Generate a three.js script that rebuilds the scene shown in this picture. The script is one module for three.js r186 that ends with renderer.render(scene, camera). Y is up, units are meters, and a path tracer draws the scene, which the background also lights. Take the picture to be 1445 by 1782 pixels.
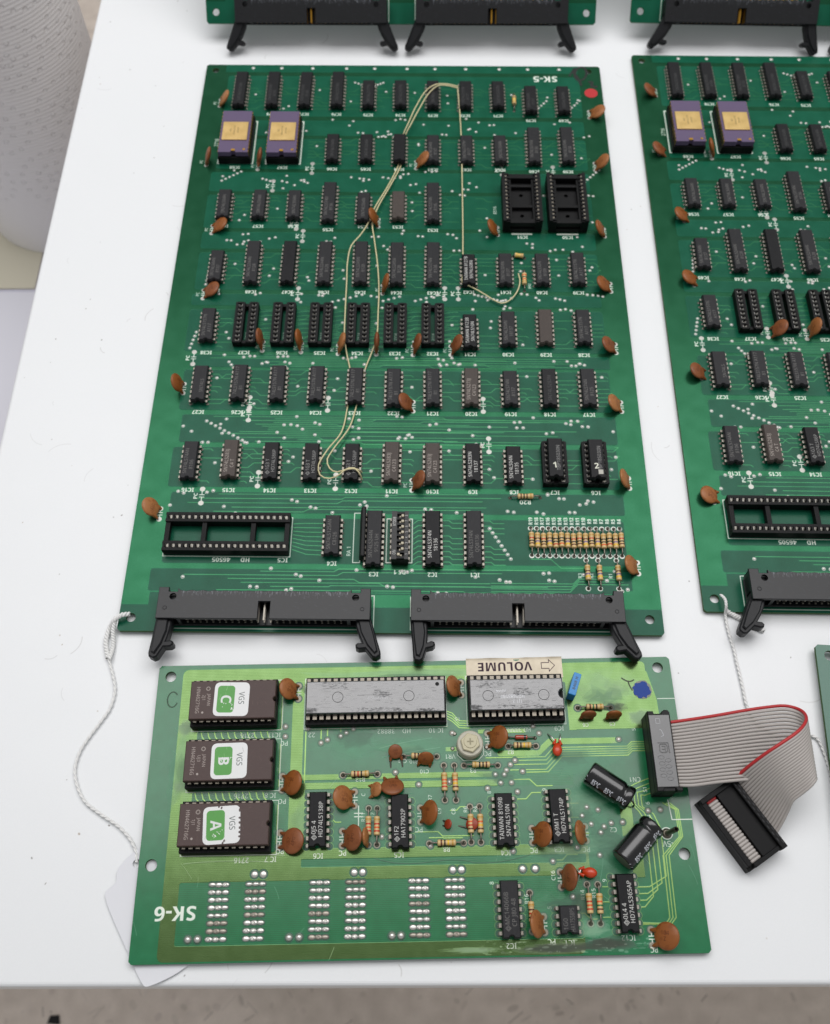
import * as THREE from 'three';
import { mergeGeometries } from 'three/addons/utils/BufferGeometryUtils.js';
import { RoundedBoxGeometry } from 'three/addons/geometries/RoundedBoxGeometry.js';
import { RectAreaLightUniformsLib } from 'three/addons/lights/RectAreaLightUniformsLib.js';

// ---------------------------------------------------------------- camera, light, exposure
const MM = 0.001;
const renderer = new THREE.WebGLRenderer({ antialias: true });
renderer.toneMapping = THREE.LinearToneMapping;
renderer.toneMappingExposure = 1.0;
renderer.shadowMap.enabled = true;
RectAreaLightUniformsLib.init();
const scene = new THREE.Scene();
scene.background = new THREE.Color(0.36, 0.362, 0.368);          // the even light of the white room round the table

const BOARD_Y = 2.8;                                              // upper face of the boards above the table, mm
const camera = new THREE.PerspectiveCamera(2 * Math.atan(891 / 1700) * 180 / Math.PI, 830 / 1024, 0.02, 20);
camera.position.set(0, (367.39 + BOARD_Y) * MM, 0);
camera.rotation.order = 'YXZ';
camera.rotation.x = -1.0898;
camera.rotation.z = -0.003;
camera.focus = 0.372;
camera.userData.fStop = 15;

const LAMP = { x: 0.12, y: 1.5, z: -0.815, w: 2.1, d: 1.1 };
const lampLight = new THREE.RectAreaLight(0xfffeff, 2.85, LAMP.w, LAMP.d);
lampLight.position.set(LAMP.x, LAMP.y - 0.012, LAMP.z);
lampLight.lookAt(LAMP.x, 0, LAMP.z);
lampLight.name = 'ceiling_lamp_glow';
scene.add(lampLight);

// ---------------------------------------------------------------- helpers
function rng(seed) { let s = seed >>> 0; return () => { s = (s + 0x6D2B79F5) >>> 0; let t = s; t = Math.imul(t ^ (t >>> 15), t | 1); t ^= t + Math.imul(t ^ (t >>> 7), t | 61); return ((t ^ (t >>> 14)) >>> 0) / 4294967296; }; }
const names = new Map();
function numbered(n) { const k = names.get(n) ?? 0; names.set(n, k + 1); return k ? n + '_' + String(k).padStart(3, '0') : n; }
function tag(o, label, category, group, kind) {
  o.userData.label = label;
  if (category) o.userData.category = category;
  if (group) o.userData.group = group;
  if (kind) o.userData.kind = kind;
  return o;
}
function thing(name, x, y, z, turn = 0) { const g = new THREE.Group(); g.name = numbered(name); g.position.set(x * MM, y * MM, z * MM); g.rotation.y = -turn; scene.add(g); return g; }
const inMetres = new WeakSet();
function metres(g) { if (!inMetres.has(g)) { g.scale(MM, MM, MM); inMetres.add(g); } return g; }
function put(parent, name, geo, mat, x = 0, y = 0, z = 0, ry = 0) {      // geometry and place in millimetres
  const m = new THREE.Mesh(metres(geo), mat);
  m.name = numbered(name); m.castShadow = m.receiveShadow = true;
  m.position.set(x * MM, y * MM, z * MM); m.rotation.y = ry;
  parent.add(m); return m;
}
function stuff(m) { m.userData.kind = 'stuff'; return m; }
const plain = (g) => { let h = g.index ? g.toNonIndexed() : g; for (const k of Object.keys(h.attributes)) if (!['position', 'normal', 'uv', 'color'].includes(k)) h.deleteAttribute(k); return h; };
const merge = (list) => mergeGeometries(list.map(plain), false);
function box(w, h, d, x = 0, y = 0, z = 0) { const g = new THREE.BoxGeometry(w, h, d); g.translate(x, y, z); return g; }
function rbox(w, h, d, r, x = 0, y = 0, z = 0) { const g = new RoundedBoxGeometry(w, h, d, 1, r); g.translate(x, y, z); return g; }
function span(x0, x1, y0, y1, z0, z1) { return box(x1 - x0, y1 - y0, z1 - z0, (x0 + x1) / 2, (y0 + y1) / 2, (z0 + z1) / 2); }
function rspan(x0, x1, y0, y1, z0, z1, r = 0.25) { return rbox(x1 - x0, y1 - y0, z1 - z0, r, (x0 + x1) / 2, (y0 + y1) / 2, (z0 + z1) / 2); }
function cyl(r0, r1, h, seg, x = 0, y = 0, z = 0) { const g = new THREE.CylinderGeometry(r0, r1, h, seg); g.translate(x, y, z); return g; }
const V = (x, y, z) => new THREE.Vector3(x, y, z);
function tube(points, r, seg = 24, sides = 6, tension = 0.5) { return new THREE.TubeGeometry(new THREE.CatmullRomCurve3(points.map((p) => V(...p)), false, 'centripetal', tension), seg, r, sides, false); }
function rod(a, b, r, sides = 6) { const d = V(...b).sub(V(...a)), g = new THREE.CylinderGeometry(r, r, d.length(), sides); g.applyQuaternion(new THREE.Quaternion().setFromUnitVectors(V(0, 1, 0), d.clone().normalize())); g.translate((a[0] + b[0]) / 2, (a[1] + b[1]) / 2, (a[2] + b[2]) / 2); return g; }
// a slab with its outline in x and z (z towards the viewer) from height y0 to y1, edges bevelled
function slab(outline, y0, y1, bevel = 0.2, holes = []) {
  const s = new THREE.Shape(outline.map(([x, z]) => new THREE.Vector2(x, -z)));
  for (const h of holes) s.holes.push(h);
  const g = new THREE.ExtrudeGeometry(s, { depth: y1 - y0 - 2 * bevel, bevelEnabled: bevel > 0, bevelThickness: bevel, bevelSize: bevel, bevelOffset: -bevel, bevelSegments: 1, curveSegments: 10 });
  g.rotateX(-Math.PI / 2); g.translate(0, y0 + bevel, 0); return g;
}
function circleHole(x, z, r) { const p = new THREE.Path(); p.absarc(x, -z, r, 0, Math.PI * 2, true); return p; }
function canvas(w, h) { const c = document.createElement('canvas'); c.width = w; c.height = h; return c; }
function tex(c, srgb, rep) { const t = new THREE.CanvasTexture(c); if (srgb) t.colorSpace = THREE.SRGBColorSpace; t.magFilter = THREE.LinearFilter; if (rep) { t.wrapS = t.wrapT = THREE.RepeatWrapping; } return t; }
function speckle(c, seed, amount, coarse = 0) {                          // fine grain and soft blotches of material colour
  const x = c.getContext('2d'), d = x.getImageData(0, 0, c.width, c.height), a = d.data, r = rng(seed), W = c.width;
  const n = 64, grid = Float32Array.from({ length: n * n }, () => r() - 0.5);
  for (let i = 0; i < a.length; i += 4) {
    let k = (r() - 0.5) * amount;
    if (coarse) {
      const px = (i / 4) % W / 23, py = Math.floor(i / 4 / W) / 23, ix = Math.floor(px), iy = Math.floor(py), fx = px - ix, fy = py - iy;
      const at = (u, v) => grid[((v % n) * n) + (u % n)];
      k += coarse * ((at(ix, iy) * (1 - fx) + at(ix + 1, iy) * fx) * (1 - fy) + (at(ix, iy + 1) * (1 - fx) + at(ix + 1, iy + 1) * fx) * fy);
    }
    a[i] += k; a[i + 1] += k; a[i + 2] += k;
  }
  x.putImageData(d, 0, 0);
}
const std = (o) => new THREE.MeshStandardMaterial(o);
const phys = (o) => new THREE.MeshPhysicalMaterial(o);

function coating(i) {                                                         // dip coating: mottled colour and a faint stamp
  const c = canvas(128, 128), k = c.getContext('2d'), r = rng(i + 90); k.fillStyle = '#f2eeea'; k.fillRect(0, 0, 128, 128);
  for (let n = 0; n < 90; n++) { k.fillStyle = (r() < 0.5 ? 'rgba(255,250,240,' : 'rgba(150,120,100,') + (0.08 + 0.14 * r()) + ')'; k.beginPath(); k.ellipse(r() * 128, r() * 128, 2 + r() * 12, 2 + r() * 8, r() * 3, 0, 7); k.fill(); }
  k.fillStyle = 'rgba(70,36,18,0.55)'; k.font = '22px sans-serif'; k.textAlign = 'center'; k.save(); k.translate(64, 66); k.rotate([1.5, -1.4, 1.7, 0.2][i]); k.fillText(['047', '104', '.05', '047'][i], 0, -4); k.fillText(['16', 'Z', '12', '25'][i], 0, 18); k.restore();
  speckle(c, i + 4, 10); return tex(c, true);
}
// ---------------------------------------------------------------- shared materials
const M = {
  black: phys({ name: 'black_plastic', color: 0x121213, roughness: 0.5, specularIntensity: 0.5 }),
  latch: phys({ name: 'latch_plastic', color: 0x141518, roughness: 0.45, specularIntensity: 0.6 }),
  socket: phys({ name: 'socket_plastic', color: 0x0e0e0f, roughness: 0.55, specularIntensity: 0.4 }),
  tin: std({ name: 'tinned_metal', color: 0x8d887f, metalness: 0.9, roughness: 0.45 }),
  dullTin: std({ name: 'dull_tin', color: 0x7b756b, metalness: 0.9, roughness: 0.42 }),
  solder: std({ name: 'solder', color: 0xd2d0ca, metalness: 0.85, roughness: 0.36 }),
  via: std({ name: 'via_solder', color: 0xc4c3be, metalness: 0.7, roughness: 0.45 }),
  gold: std({ name: 'gold_plating', color: 0xd9a441, metalness: 1, roughness: 0.3 }),
  purple: std({ name: 'purple_ceramic', color: 0x5a4b69, roughness: 0.62 }),
  cream: phys({ name: 'cream_wire', color: 0xcfc59a, roughness: 0.5 }),
  whiteString: std({ name: 'cotton_string', color: 0xe4e4e2, roughness: 0.95 }),
  caps: [0xa0683c, 0x905628, 0xaa7446, 0x885230].map((c, i) => phys({ name: 'brown_coating_' + 'abcd'[i], color: c, map: coating(i), roughness: 0.4, specularIntensity: 0.7 })),
  boardEdge: std({ name: 'laminate_edge', color: 0x3d5a32, roughness: 0.8 }),
  orange: phys({ name: 'orange_dip', color: 0xbd3a14, roughness: 0.35, clearcoat: 0.2 }),
  redBrown: phys({ name: 'red_brown_coating', color: 0x8f3214, roughness: 0.45 }),
  clear: phys({ name: 'lead_lacquer', color: 0x9a938a, roughness: 0.4, metalness: 0.8 }),
};

// ---------------------------------------------------------------- atlas with the print and the surface of the chips
const ATLAS = 2048, CELL_W = 300, CELL_H = 84, PXMM = 11;
const atlas = canvas(ATLAS, ATLAS), actx = atlas.getContext('2d');
actx.fillStyle = '#1d1d1f'; actx.fillRect(0, 0, ATLAS, ATLAS);
let cellCount = 0;
const STYLE = { black: ['#1b1b1d', '#8f8f8c'], soft: ['#2a2a2c', '#6d6c69'], brown: ['#4b4440', '#a39b93'], white: ['#18181a', '#cfcfca'], faint: ['#202022', '#4c4c4c'] };
function chipCell(len, wid, style, lines, seed, mark, number) {
  const k = cellCount++, cols = Math.floor(ATLAS / CELL_W), x0 = (k % cols) * CELL_W, y0 = Math.floor(k / cols) * CELL_H;
  const r = rng(seed * 7 + 3), [bg, ink] = STYLE[style], c = actx;
  c.save(); c.beginPath(); c.rect(x0, y0, CELL_W, CELL_H); c.clip();
  c.fillStyle = bg; c.fillRect(x0, y0, CELL_W, CELL_H);
  for (let i = 0; i < 60; i++) { c.globalAlpha = 0.05 + 0.05 * r(); c.fillStyle = r() < 0.55 ? '#66625f' : '#000'; const w = 3 + r() * 24; c.fillRect(x0 + r() * CELL_W, y0 + r() * CELL_H, w, 1 + r() * 3); }
  for (let i = 0; i < 7; i++) { c.globalAlpha = 0.12; c.strokeStyle = '#8a8885'; c.lineWidth = 0.8; c.beginPath(); const u = x0 + r() * CELL_W, v = y0 + r() * CELL_H; c.moveTo(u, v); c.lineTo(u + (r() - 0.5) * 50, v + (r() - 0.5) * 26); c.stroke(); }
  c.globalAlpha = 1; c.fillStyle = ink; c.textBaseline = 'middle'; c.textAlign = 'left';
  const cx = x0 + CELL_W / 2, cy = y0 + CELL_H / 2, L = len * PXMM;
  const n = lines.length, size = n > 1 ? 22 : 24;
  lines.forEach((t, i) => {
    let s = size; c.font = s + 'px sans-serif';
    const room = L * 0.84, w = c.measureText(t).width, stretch = Math.min(1.15, room / w);
    c.save(); c.translate(cx - L * 0.38 + (i ? L * 0.16 * (1 - w / room) : 0) + (mark && !i ? 22 : 0), cy + (n > 1 ? (i - 0.5) * 27 : 0)); c.scale(Math.min(stretch, 1.1), 1.08); c.fillText(t, 0, 0); c.restore();
  });
  if (mark) { c.strokeStyle = ink; c.lineWidth = 2; const mx = cx - L * 0.33, my = cy - (n > 1 ? 12 : 0); c.beginPath(); c.moveTo(mx - 10, my); c.lineTo(mx, my - 10); c.lineTo(mx + 10, my); c.lineTo(mx, my + 10); c.closePath(); c.stroke(); c.beginPath(); c.arc(mx, my, 4, 0, 7); c.stroke(); }
  if (number) { c.save(); c.translate(cx - L * 0.2, cy - 4); c.rotate(Math.PI / 2 - 0.1); c.fillStyle = '#d9dac9'; c.font = 'bold 42px sans-serif'; c.textAlign = 'center'; c.fillText(number, 0, 0); c.restore(); }
  c.restore();
  return [x0 + CELL_W / 2, y0 + CELL_H / 2];
}
const chipMat = phys({ name: 'chip_package', color: 0xffffff, roughness: 0.46, specularIntensity: 0.32 });
// the body of a dual in-line chip, notch at the near end; the print runs from the near end to the far end
const bodies = new Map();
function chipBody(len, wid = 6.4, h = 3.3, notch = 0.9) {
  const key = [len, wid, h, notch].join();
  if (!bodies.has(key)) {
    const a = wid / 2, b = len / 2, s = new THREE.Shape();
    s.moveTo(-a, -b); s.lineTo(-notch, -b); s.absarc(0, -b, notch, Math.PI, 0, true); s.lineTo(a, -b); s.lineTo(a, b); s.lineTo(-a, b); s.closePath();
    const g = new THREE.ExtrudeGeometry(s, { depth: h - 1.7, bevelThickness: 0.85, bevelSize: 0.42, bevelOffset: -0.42, bevelSegments: 1, curveSegments: 7 });
    g.rotateX(-Math.PI / 2); g.translate(0, 0.85, 0); bodies.set(key, g);
  }
  return bodies.get(key).clone();
}
function uvCell(g, [cx, cy], pxmm = PXMM, W = ATLAS, H = ATLAS, turned = true) {
  const p = g.attributes.position, uv = new Float32Array(p.count * 2);
  for (let i = 0; i < p.count; i++) {
    const x = p.getX(i), z = p.getZ(i);
    const u = turned ? cx - z * pxmm : cx + x * pxmm, v = turned ? cy + x * pxmm : cy + z * pxmm;
    uv[2 * i] = u / W; uv[2 * i + 1] = 1 - v / H;
  }
  g.setAttribute('uv', new THREE.BufferAttribute(uv, 2)); return g;
}
const pinSets = new Map();
function pins(n, half = 3.81, from = 3.0, top = 2.15, wide = 1.35, foot = true, low = -0.4) {     // n per side, along z
  const key = [n, half, from, top, wide, foot, low].join();
  if (!pinSets.has(key)) {
    const list = [];
    for (let i = 0; i < n; i++) for (const s of [-1, 1]) {
      const z = (i - (n - 1) / 2) * 2.54, x = s * half, end = (i === 0 || i === n - 1) ? 0.85 : 1, w = wide * end;
      list.push(box(half - from + 0.3, 0.3, w, s * (from + half + 0.3) / 2, top, z), box(0.3, top - 0.75, w, x, (top + 0.75) / 2 - 0.05, z));
      list.push(box(0.3, 0.9 - low, 0.55, x, (0.9 + low) / 2, z));
      if (foot) list.push(cyl(0.3, 0.78, 0.4, 7, x, 0.2, z));
    }
    pinSets.set(key, merge(list));
  }
  return pinSets.get(key);
}

// ---------------------------------------------------------------- board parts
function chip(board, x, z, len, n, style, lines, o = {}) {
  const seed = Math.round(x * 13 + z * 7 + len), g = uvCell(chipBody(len, o.wid ?? 6.4, 3.3, o.notch ?? 0.85), chipCell(len, 6.4, style, lines, seed, o.mark, o.number));
  const q = rng(seed + 11), lift = (o.lift ?? 0.9) + q() * 0.25, m = put(board, 'integrated_circuit', g, chipMat, x + (q() - 0.5) * 0.3, BOARD_Y + lift, z + (q() - 0.5) * 0.4, (q() - 0.5) * 0.024);
  stuff(put(m, 'pin_row', pins(n), o.tin ?? M.tin, 0, -lift, 0));
  return m;
}
function basis(m, nx, up, al) { const X = new THREE.Matrix4().makeBasis(nx, up, al); m.quaternion.setFromRotationMatrix(X); }
const capBodies = new Map();
function capBody(r, L, gap) {
  const key = [r, L, gap].join();
  if (!capBodies.has(key)) {
    const d = new THREE.SphereGeometry(1, 26, 18), p = d.attributes.position;
    for (let i = 0; i < p.count; i++) { const x = p.getX(i), y = p.getY(i), z = p.getZ(i), q = Math.sqrt(y * y + z * z); p.setXYZ(i, Math.sign(x) * Math.pow(Math.abs(x), 0.8) * Math.min(1.35, r * 0.36) * (1 - 0.15 * q), y * r, z * r); }
    d.computeVertexNormals(); for (let i = 0; i < p.count; i++) d.attributes.uv.setXY(i, 0.5 + p.getZ(i) / (2.4 * r), 0.5 + p.getY(i) / (2.4 * r)); d.translate(0, L, 0);
    const list = [d];
    if (r > 2.5) for (const s of [-1, 1]) { const c = cyl(Math.min(1.1, r * 0.27), 0.4, r * 0.55, 8); c.rotateX(s * -0.22); c.translate(0, L - r * 0.98, s * (gap * 0.92)); list.push(c); }
    capBodies.set(key, merge(list));
  }
  return capBodies.get(key).clone();
}
function ceramicCap(board, x, z, dx, dz, h, r, o = {}) {
  const L = Math.sqrt(dx * dx + dz * dz + h * h), up = V(dx, h, dz).normalize();
  const gap = o.gap ?? Math.min(2.54, r * 0.62), along = o.flat ? V(1, 0, 0) : V(0, 0, 1);
  const nx = new THREE.Vector3().crossVectors(up, along).normalize(), al = new THREE.Vector3().crossVectors(nx, up).normalize();
  const m = put(board, o.name ?? 'ceramic_capacitor', capBody(r, L, gap), o.mat ?? M.caps[Math.abs(Math.round(x * 3 + z)) % 4], x, BOARD_Y, z);
  basis(m, nx, up, al);
  const list = [];
  for (const s of [-1, 1]) list.push(rod([0, -0.2, s * gap], [0, Math.max(0.6, L - r * 0.8), s * gap * 0.95], 0.3));
  put(m, 'lead', merge(list), M.dullTin);
  return m;
}
const BAND = { k: '#1a1310', n: '#5b2a14', r: '#b8301a', o: '#d5581c', y: '#e0b51f', g: '#2f6b3a', b: '#2a4f8a', v: '#6f5a86', d: '#b78d3c', p: '#c9865a' };
function resistor(board, a, b, bands, o = {}) {
  const d = V(b[0] - a[0], 0, b[1] - a[1]), len = d.length(), B = o.len ?? 6.9, R = o.r ?? 1.18, y = o.y ?? 1.6;
  const prof = [], col = [];
  const base = new THREE.Color(o.body ?? '#cdb079');
  const bandAt = bands.split('').map((c, i) => [-0.29 + i * 0.185 + (i === 3 ? 0.05 : 0), c]);
  const N = 60;
  for (let i = 0; i <= N; i++) {
    const t = i / N - 0.5, e = Math.abs(t) * 2;
    let r = R * (e > 0.9 ? 0.32 + 0.62 * Math.sqrt(Math.max(0, 1 - ((e - 0.9) / 0.1) ** 2)) : e > 0.52 ? 1.0 : e > 0.42 ? 0.88 + 1.2 * (e - 0.42) : 0.88);
    if (o.diode) r = R * (e > 0.94 ? 0.7 : 1);
    prof.push(new THREE.Vector2(r, t * B));
    let c = base; for (const [p, k] of bandAt) if (Math.abs(t - p) < (o.diode ? 0.09 : 0.04)) c = new THREE.Color(BAND[k]);
    col.push(c);
  }
  const g = new THREE.LatheGeometry(prof, 12), cc = new Float32Array(g.attributes.position.count * 3);
  for (let s = 0; s <= 12; s++) for (let i = 0; i <= N; i++) col[i].toArray(cc, (s * (N + 1) + i) * 3);
  g.setAttribute('color', new THREE.BufferAttribute(cc, 3));
  g.rotateX(Math.PI / 2);
  const m = put(board, o.name ?? 'resistor', g, o.mat ?? resistorMat, (a[0] + b[0]) / 2, BOARD_Y + y, (a[1] + b[1]) / 2, Math.atan2(d.x, d.z));
  const h = len / 2;
  put(m, 'lead', merge([-1, 1].map((s) => tube([[0, 0, s * B * 0.46], [0, 0, s * (h - 0.9)], [0, -0.5, s * (h - 0.15)], [0, -y - 0.2, s * h]], 0.32, 8, 6)).concat([-1, 1].map((s) => { const c = cyl(0.36, 0.85, 0.45, 9, 0, -y + 0.2, s * h); return c; }))), M.dullTin);
  return m;
}
const resistorMat = phys({ name: 'resistor_lacquer', vertexColors: true, roughness: 0.42 });
const diodeMat = phys({ name: 'diode_glass', vertexColors: true, roughness: 0.15, clearcoat: 1 });

function frameSocket(board, x0, x1, z0, z1, H, perSide, bars, along = 'x') {    // open-frame socket with real pin wells
  const list = [], metal = [], rail = 4.3, n = perSide, len = along === 'x' ? x1 - x0 : z1 - z0, start = -len / 2 + (len - (n - 1) * 2.54) / 2;
  const wid = along === 'x' ? z1 - z0 : x1 - x0;
  for (const s of [-1, 1]) {
    const c = s * (wid / 2 - rail / 2);
    list.push(rspan(-len / 2, len / 2, 0.4, H - 2.2, c - rail / 2, c + rail / 2, 0.15));
    for (const t of [-1, 1]) list.push(span(-len / 2, len / 2, H - 2.3, H, c + t * (rail / 2) - (t > 0 ? 1.25 : 0), c + t * (rail / 2) + (t < 0 ? 1.25 : 0)));
    for (let i = 0; i <= n; i++) { const px = start + (i - 0.5) * 2.54; list.push(span(Math.max(-len / 2, px - 0.45), Math.min(len / 2, px + 0.45), H - 2.3, H - 0.06, c - rail / 2 + 1.2, c + rail / 2 - 1.2)); }
    for (let i = 0; i < n; i++) { const px = start + i * 2.54; for (const t of [-1, 1]) { const k = box(1.25, 1.7, 0.3); k.rotateX(t * 0.5); k.translate(px, H - 1.2, c + t * 0.62); metal.push(k); } metal.push(cyl(0.25, 0.25, 1, 5, px, 0.1, c)); }
  }
  for (const b of bars) list.push(rspan(b - 1, b + 1, 1.2, H - 0.8, -wid / 2 + rail - 0.1, wid / 2 - rail + 0.1, 0.15));
  const g = merge(list), gm = merge(metal);
  if (along === 'z') { g.rotateY(Math.PI / 2); gm.rotateY(Math.PI / 2); }
  const m = put(board, 'chip_socket', g, M.socket, (x0 + x1) / 2, BOARD_Y, (z0 + z1) / 2);
  stuff(put(m, 'contact_row', gm, M.solder));
  return m;
}
function latchGeo(mirror) {
  const pts = [[-3.3, -1.5], [2.6, -0.5], [2.9, 3], [2.3, 7.2], [1.6, 10.2], [3.4, 9.8], [4.4, 10.4], [4.5, 11.6], [3.5, 12.4], [0.9, 12.6], [-1.2, 16.6], [-2.6, 17.2], [-4.4, 16.4], [-4.7, 15], [-4.1, 9]];
  const g1 = slab(pts.map(([x, z]) => [mirror ? -x : x, z]), 1.6, 6.8, 0.5);
  const ridge = [[-2.6, 0.5], [1.6, 0.8], [1.5, 6], [0, 11.5], [-2.2, 15.6], [-3.6, 14.8], [-3.3, 8]];
  const g2 = slab(ridge.map(([x, z]) => [mirror ? -x : x, z]), 6.7, 7.7, 0.45);
  return merge([g1, g2]);
}
const latches = [latchGeo(false), latchGeo(true)];
const headerMat = (() => {                                                     // black moulding, its rear edge scraped grey
  const c = canvas(1400, 220), k = c.getContext('2d'), r = rng(23); k.fillStyle = '#101114'; k.fillRect(0, 0, 1400, 220);
  for (let i = 0; i < 700; i++) { k.fillStyle = 'rgba(120,124,130,' + 0.85 * r() * r() + ')'; const u = 150 + r() * 1100, w = 1 + r() * 5; k.fillRect(u, 18 + r() * r() * 44, w, 5 + r() * 20); }
  for (let i = 0; i < 500; i++) { k.fillStyle = (r() < 0.6 ? 'rgba(96,104,120,' : 'rgba(0,0,0,') + (0.05 + 0.1 * r()) + ')'; k.beginPath(); k.ellipse(r() * 1400, r() * 220, 2 + r() * 16, 1 + r() * 3, r() * 0.6, 0, 7); k.fill(); }
  for (let i = 0; i < 30; i++) { k.strokeStyle = 'rgba(150,152,158,0.22)'; k.lineWidth = 1; k.beginPath(); const u = r() * 1400, v = r() * 220; k.moveTo(u, v); k.lineTo(u + 8 + r() * 20, v - 8 + r() * 14); k.stroke(); }
  return phys({ name: 'header_plastic', map: tex(c, true), roughness: 0.4, specularIntensity: 0.85 });
})();
function boxHeader(board, x0, z0, turnL, turnR, gold, droop = 0) {                       // right-angle box header, mouth towards the viewer
  const W = 84.2, D = 13.2, H = 9, list = [], k0 = 40, k1 = 44.6;
  const top = [[0, 0], [4, 0], [4, 1.8], [7.6, 1.8], [7.6, 0.4]];
  const n = 30, r = rng(5);
  for (let i = 0; i <= n; i++) { const x = 8.5 + i * (W - 17) / n; top.push([x, 1.1 + (i % 2 ? 0.35 : 0) + r() * 0.15]); }
  top.push([W - 7.6, 0.4], [W - 7.6, 1.8], [W - 4, 1.8], [W - 4, 0], [W, 0], [W, D], [k1, D], [k1, D - 7.4], [k0, D - 7.4], [k0, D], [0, D]);
  list.push(slab(top, H - 1.5, H, 0.18, [circleHole(5.9, 4, 1.6), circleHole(W - 5.9, 4, 1.6)]));
  list.push(rspan(0, W, 0.2, 1.7, 1.4, D, 0.2), span(8.6, W - 8.6, 1.5, H - 1.3, 1.6, 4.2));
  for (const [a, b] of [[0.15, 8.7], [W - 8.7, W - 0.15]]) list.push(span(a, b, 1.5, H - 2.6, 2.0, D - 4.2), span(a < 9 ? 0.15 : W - 3.9, a < 9 ? 3.9 : W - 0.15, 1.5, H - 1.3, 0.4, D - 4.2));
  for (const [a, b] of [[7.9, 9.2], [W - 9.2, W - 7.9]]) list.push(span(a, b, 1.5, H - 1.3, 3.0, D - 0.25));
  for (const x of [3.2, W - 3.2]) { const t = new THREE.TorusGeometry(0.75, 0.14, 5, 12); t.rotateX(Math.PI / 2); t.translate(x, H, 8.8); list.push(t); }
  const hg = merge(list); for (let i = 0; i < hg.attributes.position.count; i++) hg.attributes.uv.setXY(i, hg.attributes.position.getX(i) / W, 1 - hg.attributes.position.getZ(i) / D);
  const m = put(board, 'box_header', hg, headerMat, x0, BOARD_Y, z0);
  const pl = [];
  for (let i = 0; i < 25; i++) for (const y of [3.3, 5.84]) {
    const x = W / 2 + (i - 12) * 2.54;
    pl.push(box(0.64, 0.64, 8.6, x, y, 8.35));
    if (gold) pl.push(box(0.64, 0.64, 3.6, x, y, y > 4 ? -0.1 : 0.9), box(0.64, y + 0.4, 0.64, x, y / 2 - 0.1, y > 4 ? -1.9 : 0.6));
  }
  stuff(put(m, 'pin_row', merge(pl), gold ? M.gold : M.tin));
  for (const l of [put(m, 'latch', latches[0], M.latch, 3.2, 0, 11.6, turnL), put(m, 'latch', latches[1], M.latch, W - 3.2, 0, 11.6, turnR)]) { l.rotation.order = 'YXZ'; l.rotation.x = droop; }
  return m;
}
function domes(board, spots, name = 'solder_dots') {                          // plated vias: flattened solder domes, one mesh
  const base = new THREE.SphereGeometry(1, 8, 3, 0, Math.PI * 2, 0, Math.PI / 2), list = [];
  for (const [x, z, r] of spots) { const g = base.clone(); g.scale(r, 0.32, r); g.translate(x, 0, z); list.push(g); }
  return stuff(put(board, name, merge(list), M.via, 0, BOARD_Y, 0));
}
function boardPlate(board, W, L, maps, holes, corner = 1) {
  const s = new THREE.Shape();
  s.moveTo(corner, 0); s.lineTo(W - corner, 0); s.lineTo(W, -corner); s.lineTo(W, -L + corner); s.lineTo(W - corner, -L); s.lineTo(corner, -L); s.lineTo(0, -L + corner); s.lineTo(0, -corner); s.closePath();
  for (const [x, z, r] of holes) s.holes.push(circleHole(x, z, r));
  const g = new THREE.ExtrudeGeometry(s, { depth: 1.6, bevelEnabled: false, curveSegments: 20 });
  g.rotateX(-Math.PI / 2); g.translate(0, -1.6, 0);
  const p = g.attributes.position, uv = new Float32Array(p.count * 2);
  for (let i = 0; i < p.count; i++) { uv[2 * i] = p.getX(i) / W; uv[2 * i + 1] = 1 - p.getZ(i) / L; }
  g.setAttribute('uv', new THREE.BufferAttribute(uv, 2));
  return put(board, 'laminate', g, [maps, M.boardEdge], 0, BOARD_Y, 0);
}
// three canvases painted by the same strokes: colour, roughness + metalness, height
function boardMaps(W, L, S, paint, seed, o) {
  const PAL = o.pal, make = (i) => { const c = canvas(Math.round(W * S), Math.round(L * S)), x = c.getContext('2d'); x.scale(c.width / W, c.height / L); paint(x, (k) => PAL[k][i], rng(seed)); return c; };
  const c = make(0), m = make(1), h = make(2);
  speckle(c, seed + 1, 9, 9);
  const mm = tex(m), mat = phys({ name: o.name, map: tex(c, true), roughnessMap: mm, metalnessMap: mm, roughness: 1, metalness: 1, bumpMap: tex(h), bumpScale: 0.00003, specularIntensity: o.spec ?? 1, clearcoat: o.coat ?? 0, clearcoatRoughness: 0.12 });
  return mat;
}
function roundRect(x, a, b, c, d, r) { x.beginPath(); x.roundRect(a, b, c - a, d - b, r); x.fill(); }
function line(x, pts, w, color) { x.strokeStyle = color; x.lineWidth = w; x.lineJoin = 'round'; x.lineCap = 'round'; x.beginPath(); pts.forEach(([a, b], i) => (i ? x.lineTo(a, b) : x.moveTo(a, b))); x.stroke(); }
function print(x, t, cx, cy, size, color, turn = Math.PI, sx = 1, weight = '') { x.save(); x.translate(cx, cy); x.rotate(turn); x.scale(sx, 1); x.fillStyle = color; x.font = weight + ' 20px sans-serif'; x.scale(size / 20, size / 20); x.textAlign = 'center'; x.textBaseline = 'middle'; x.fillText(t, 0, 0); x.restore(); }

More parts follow.
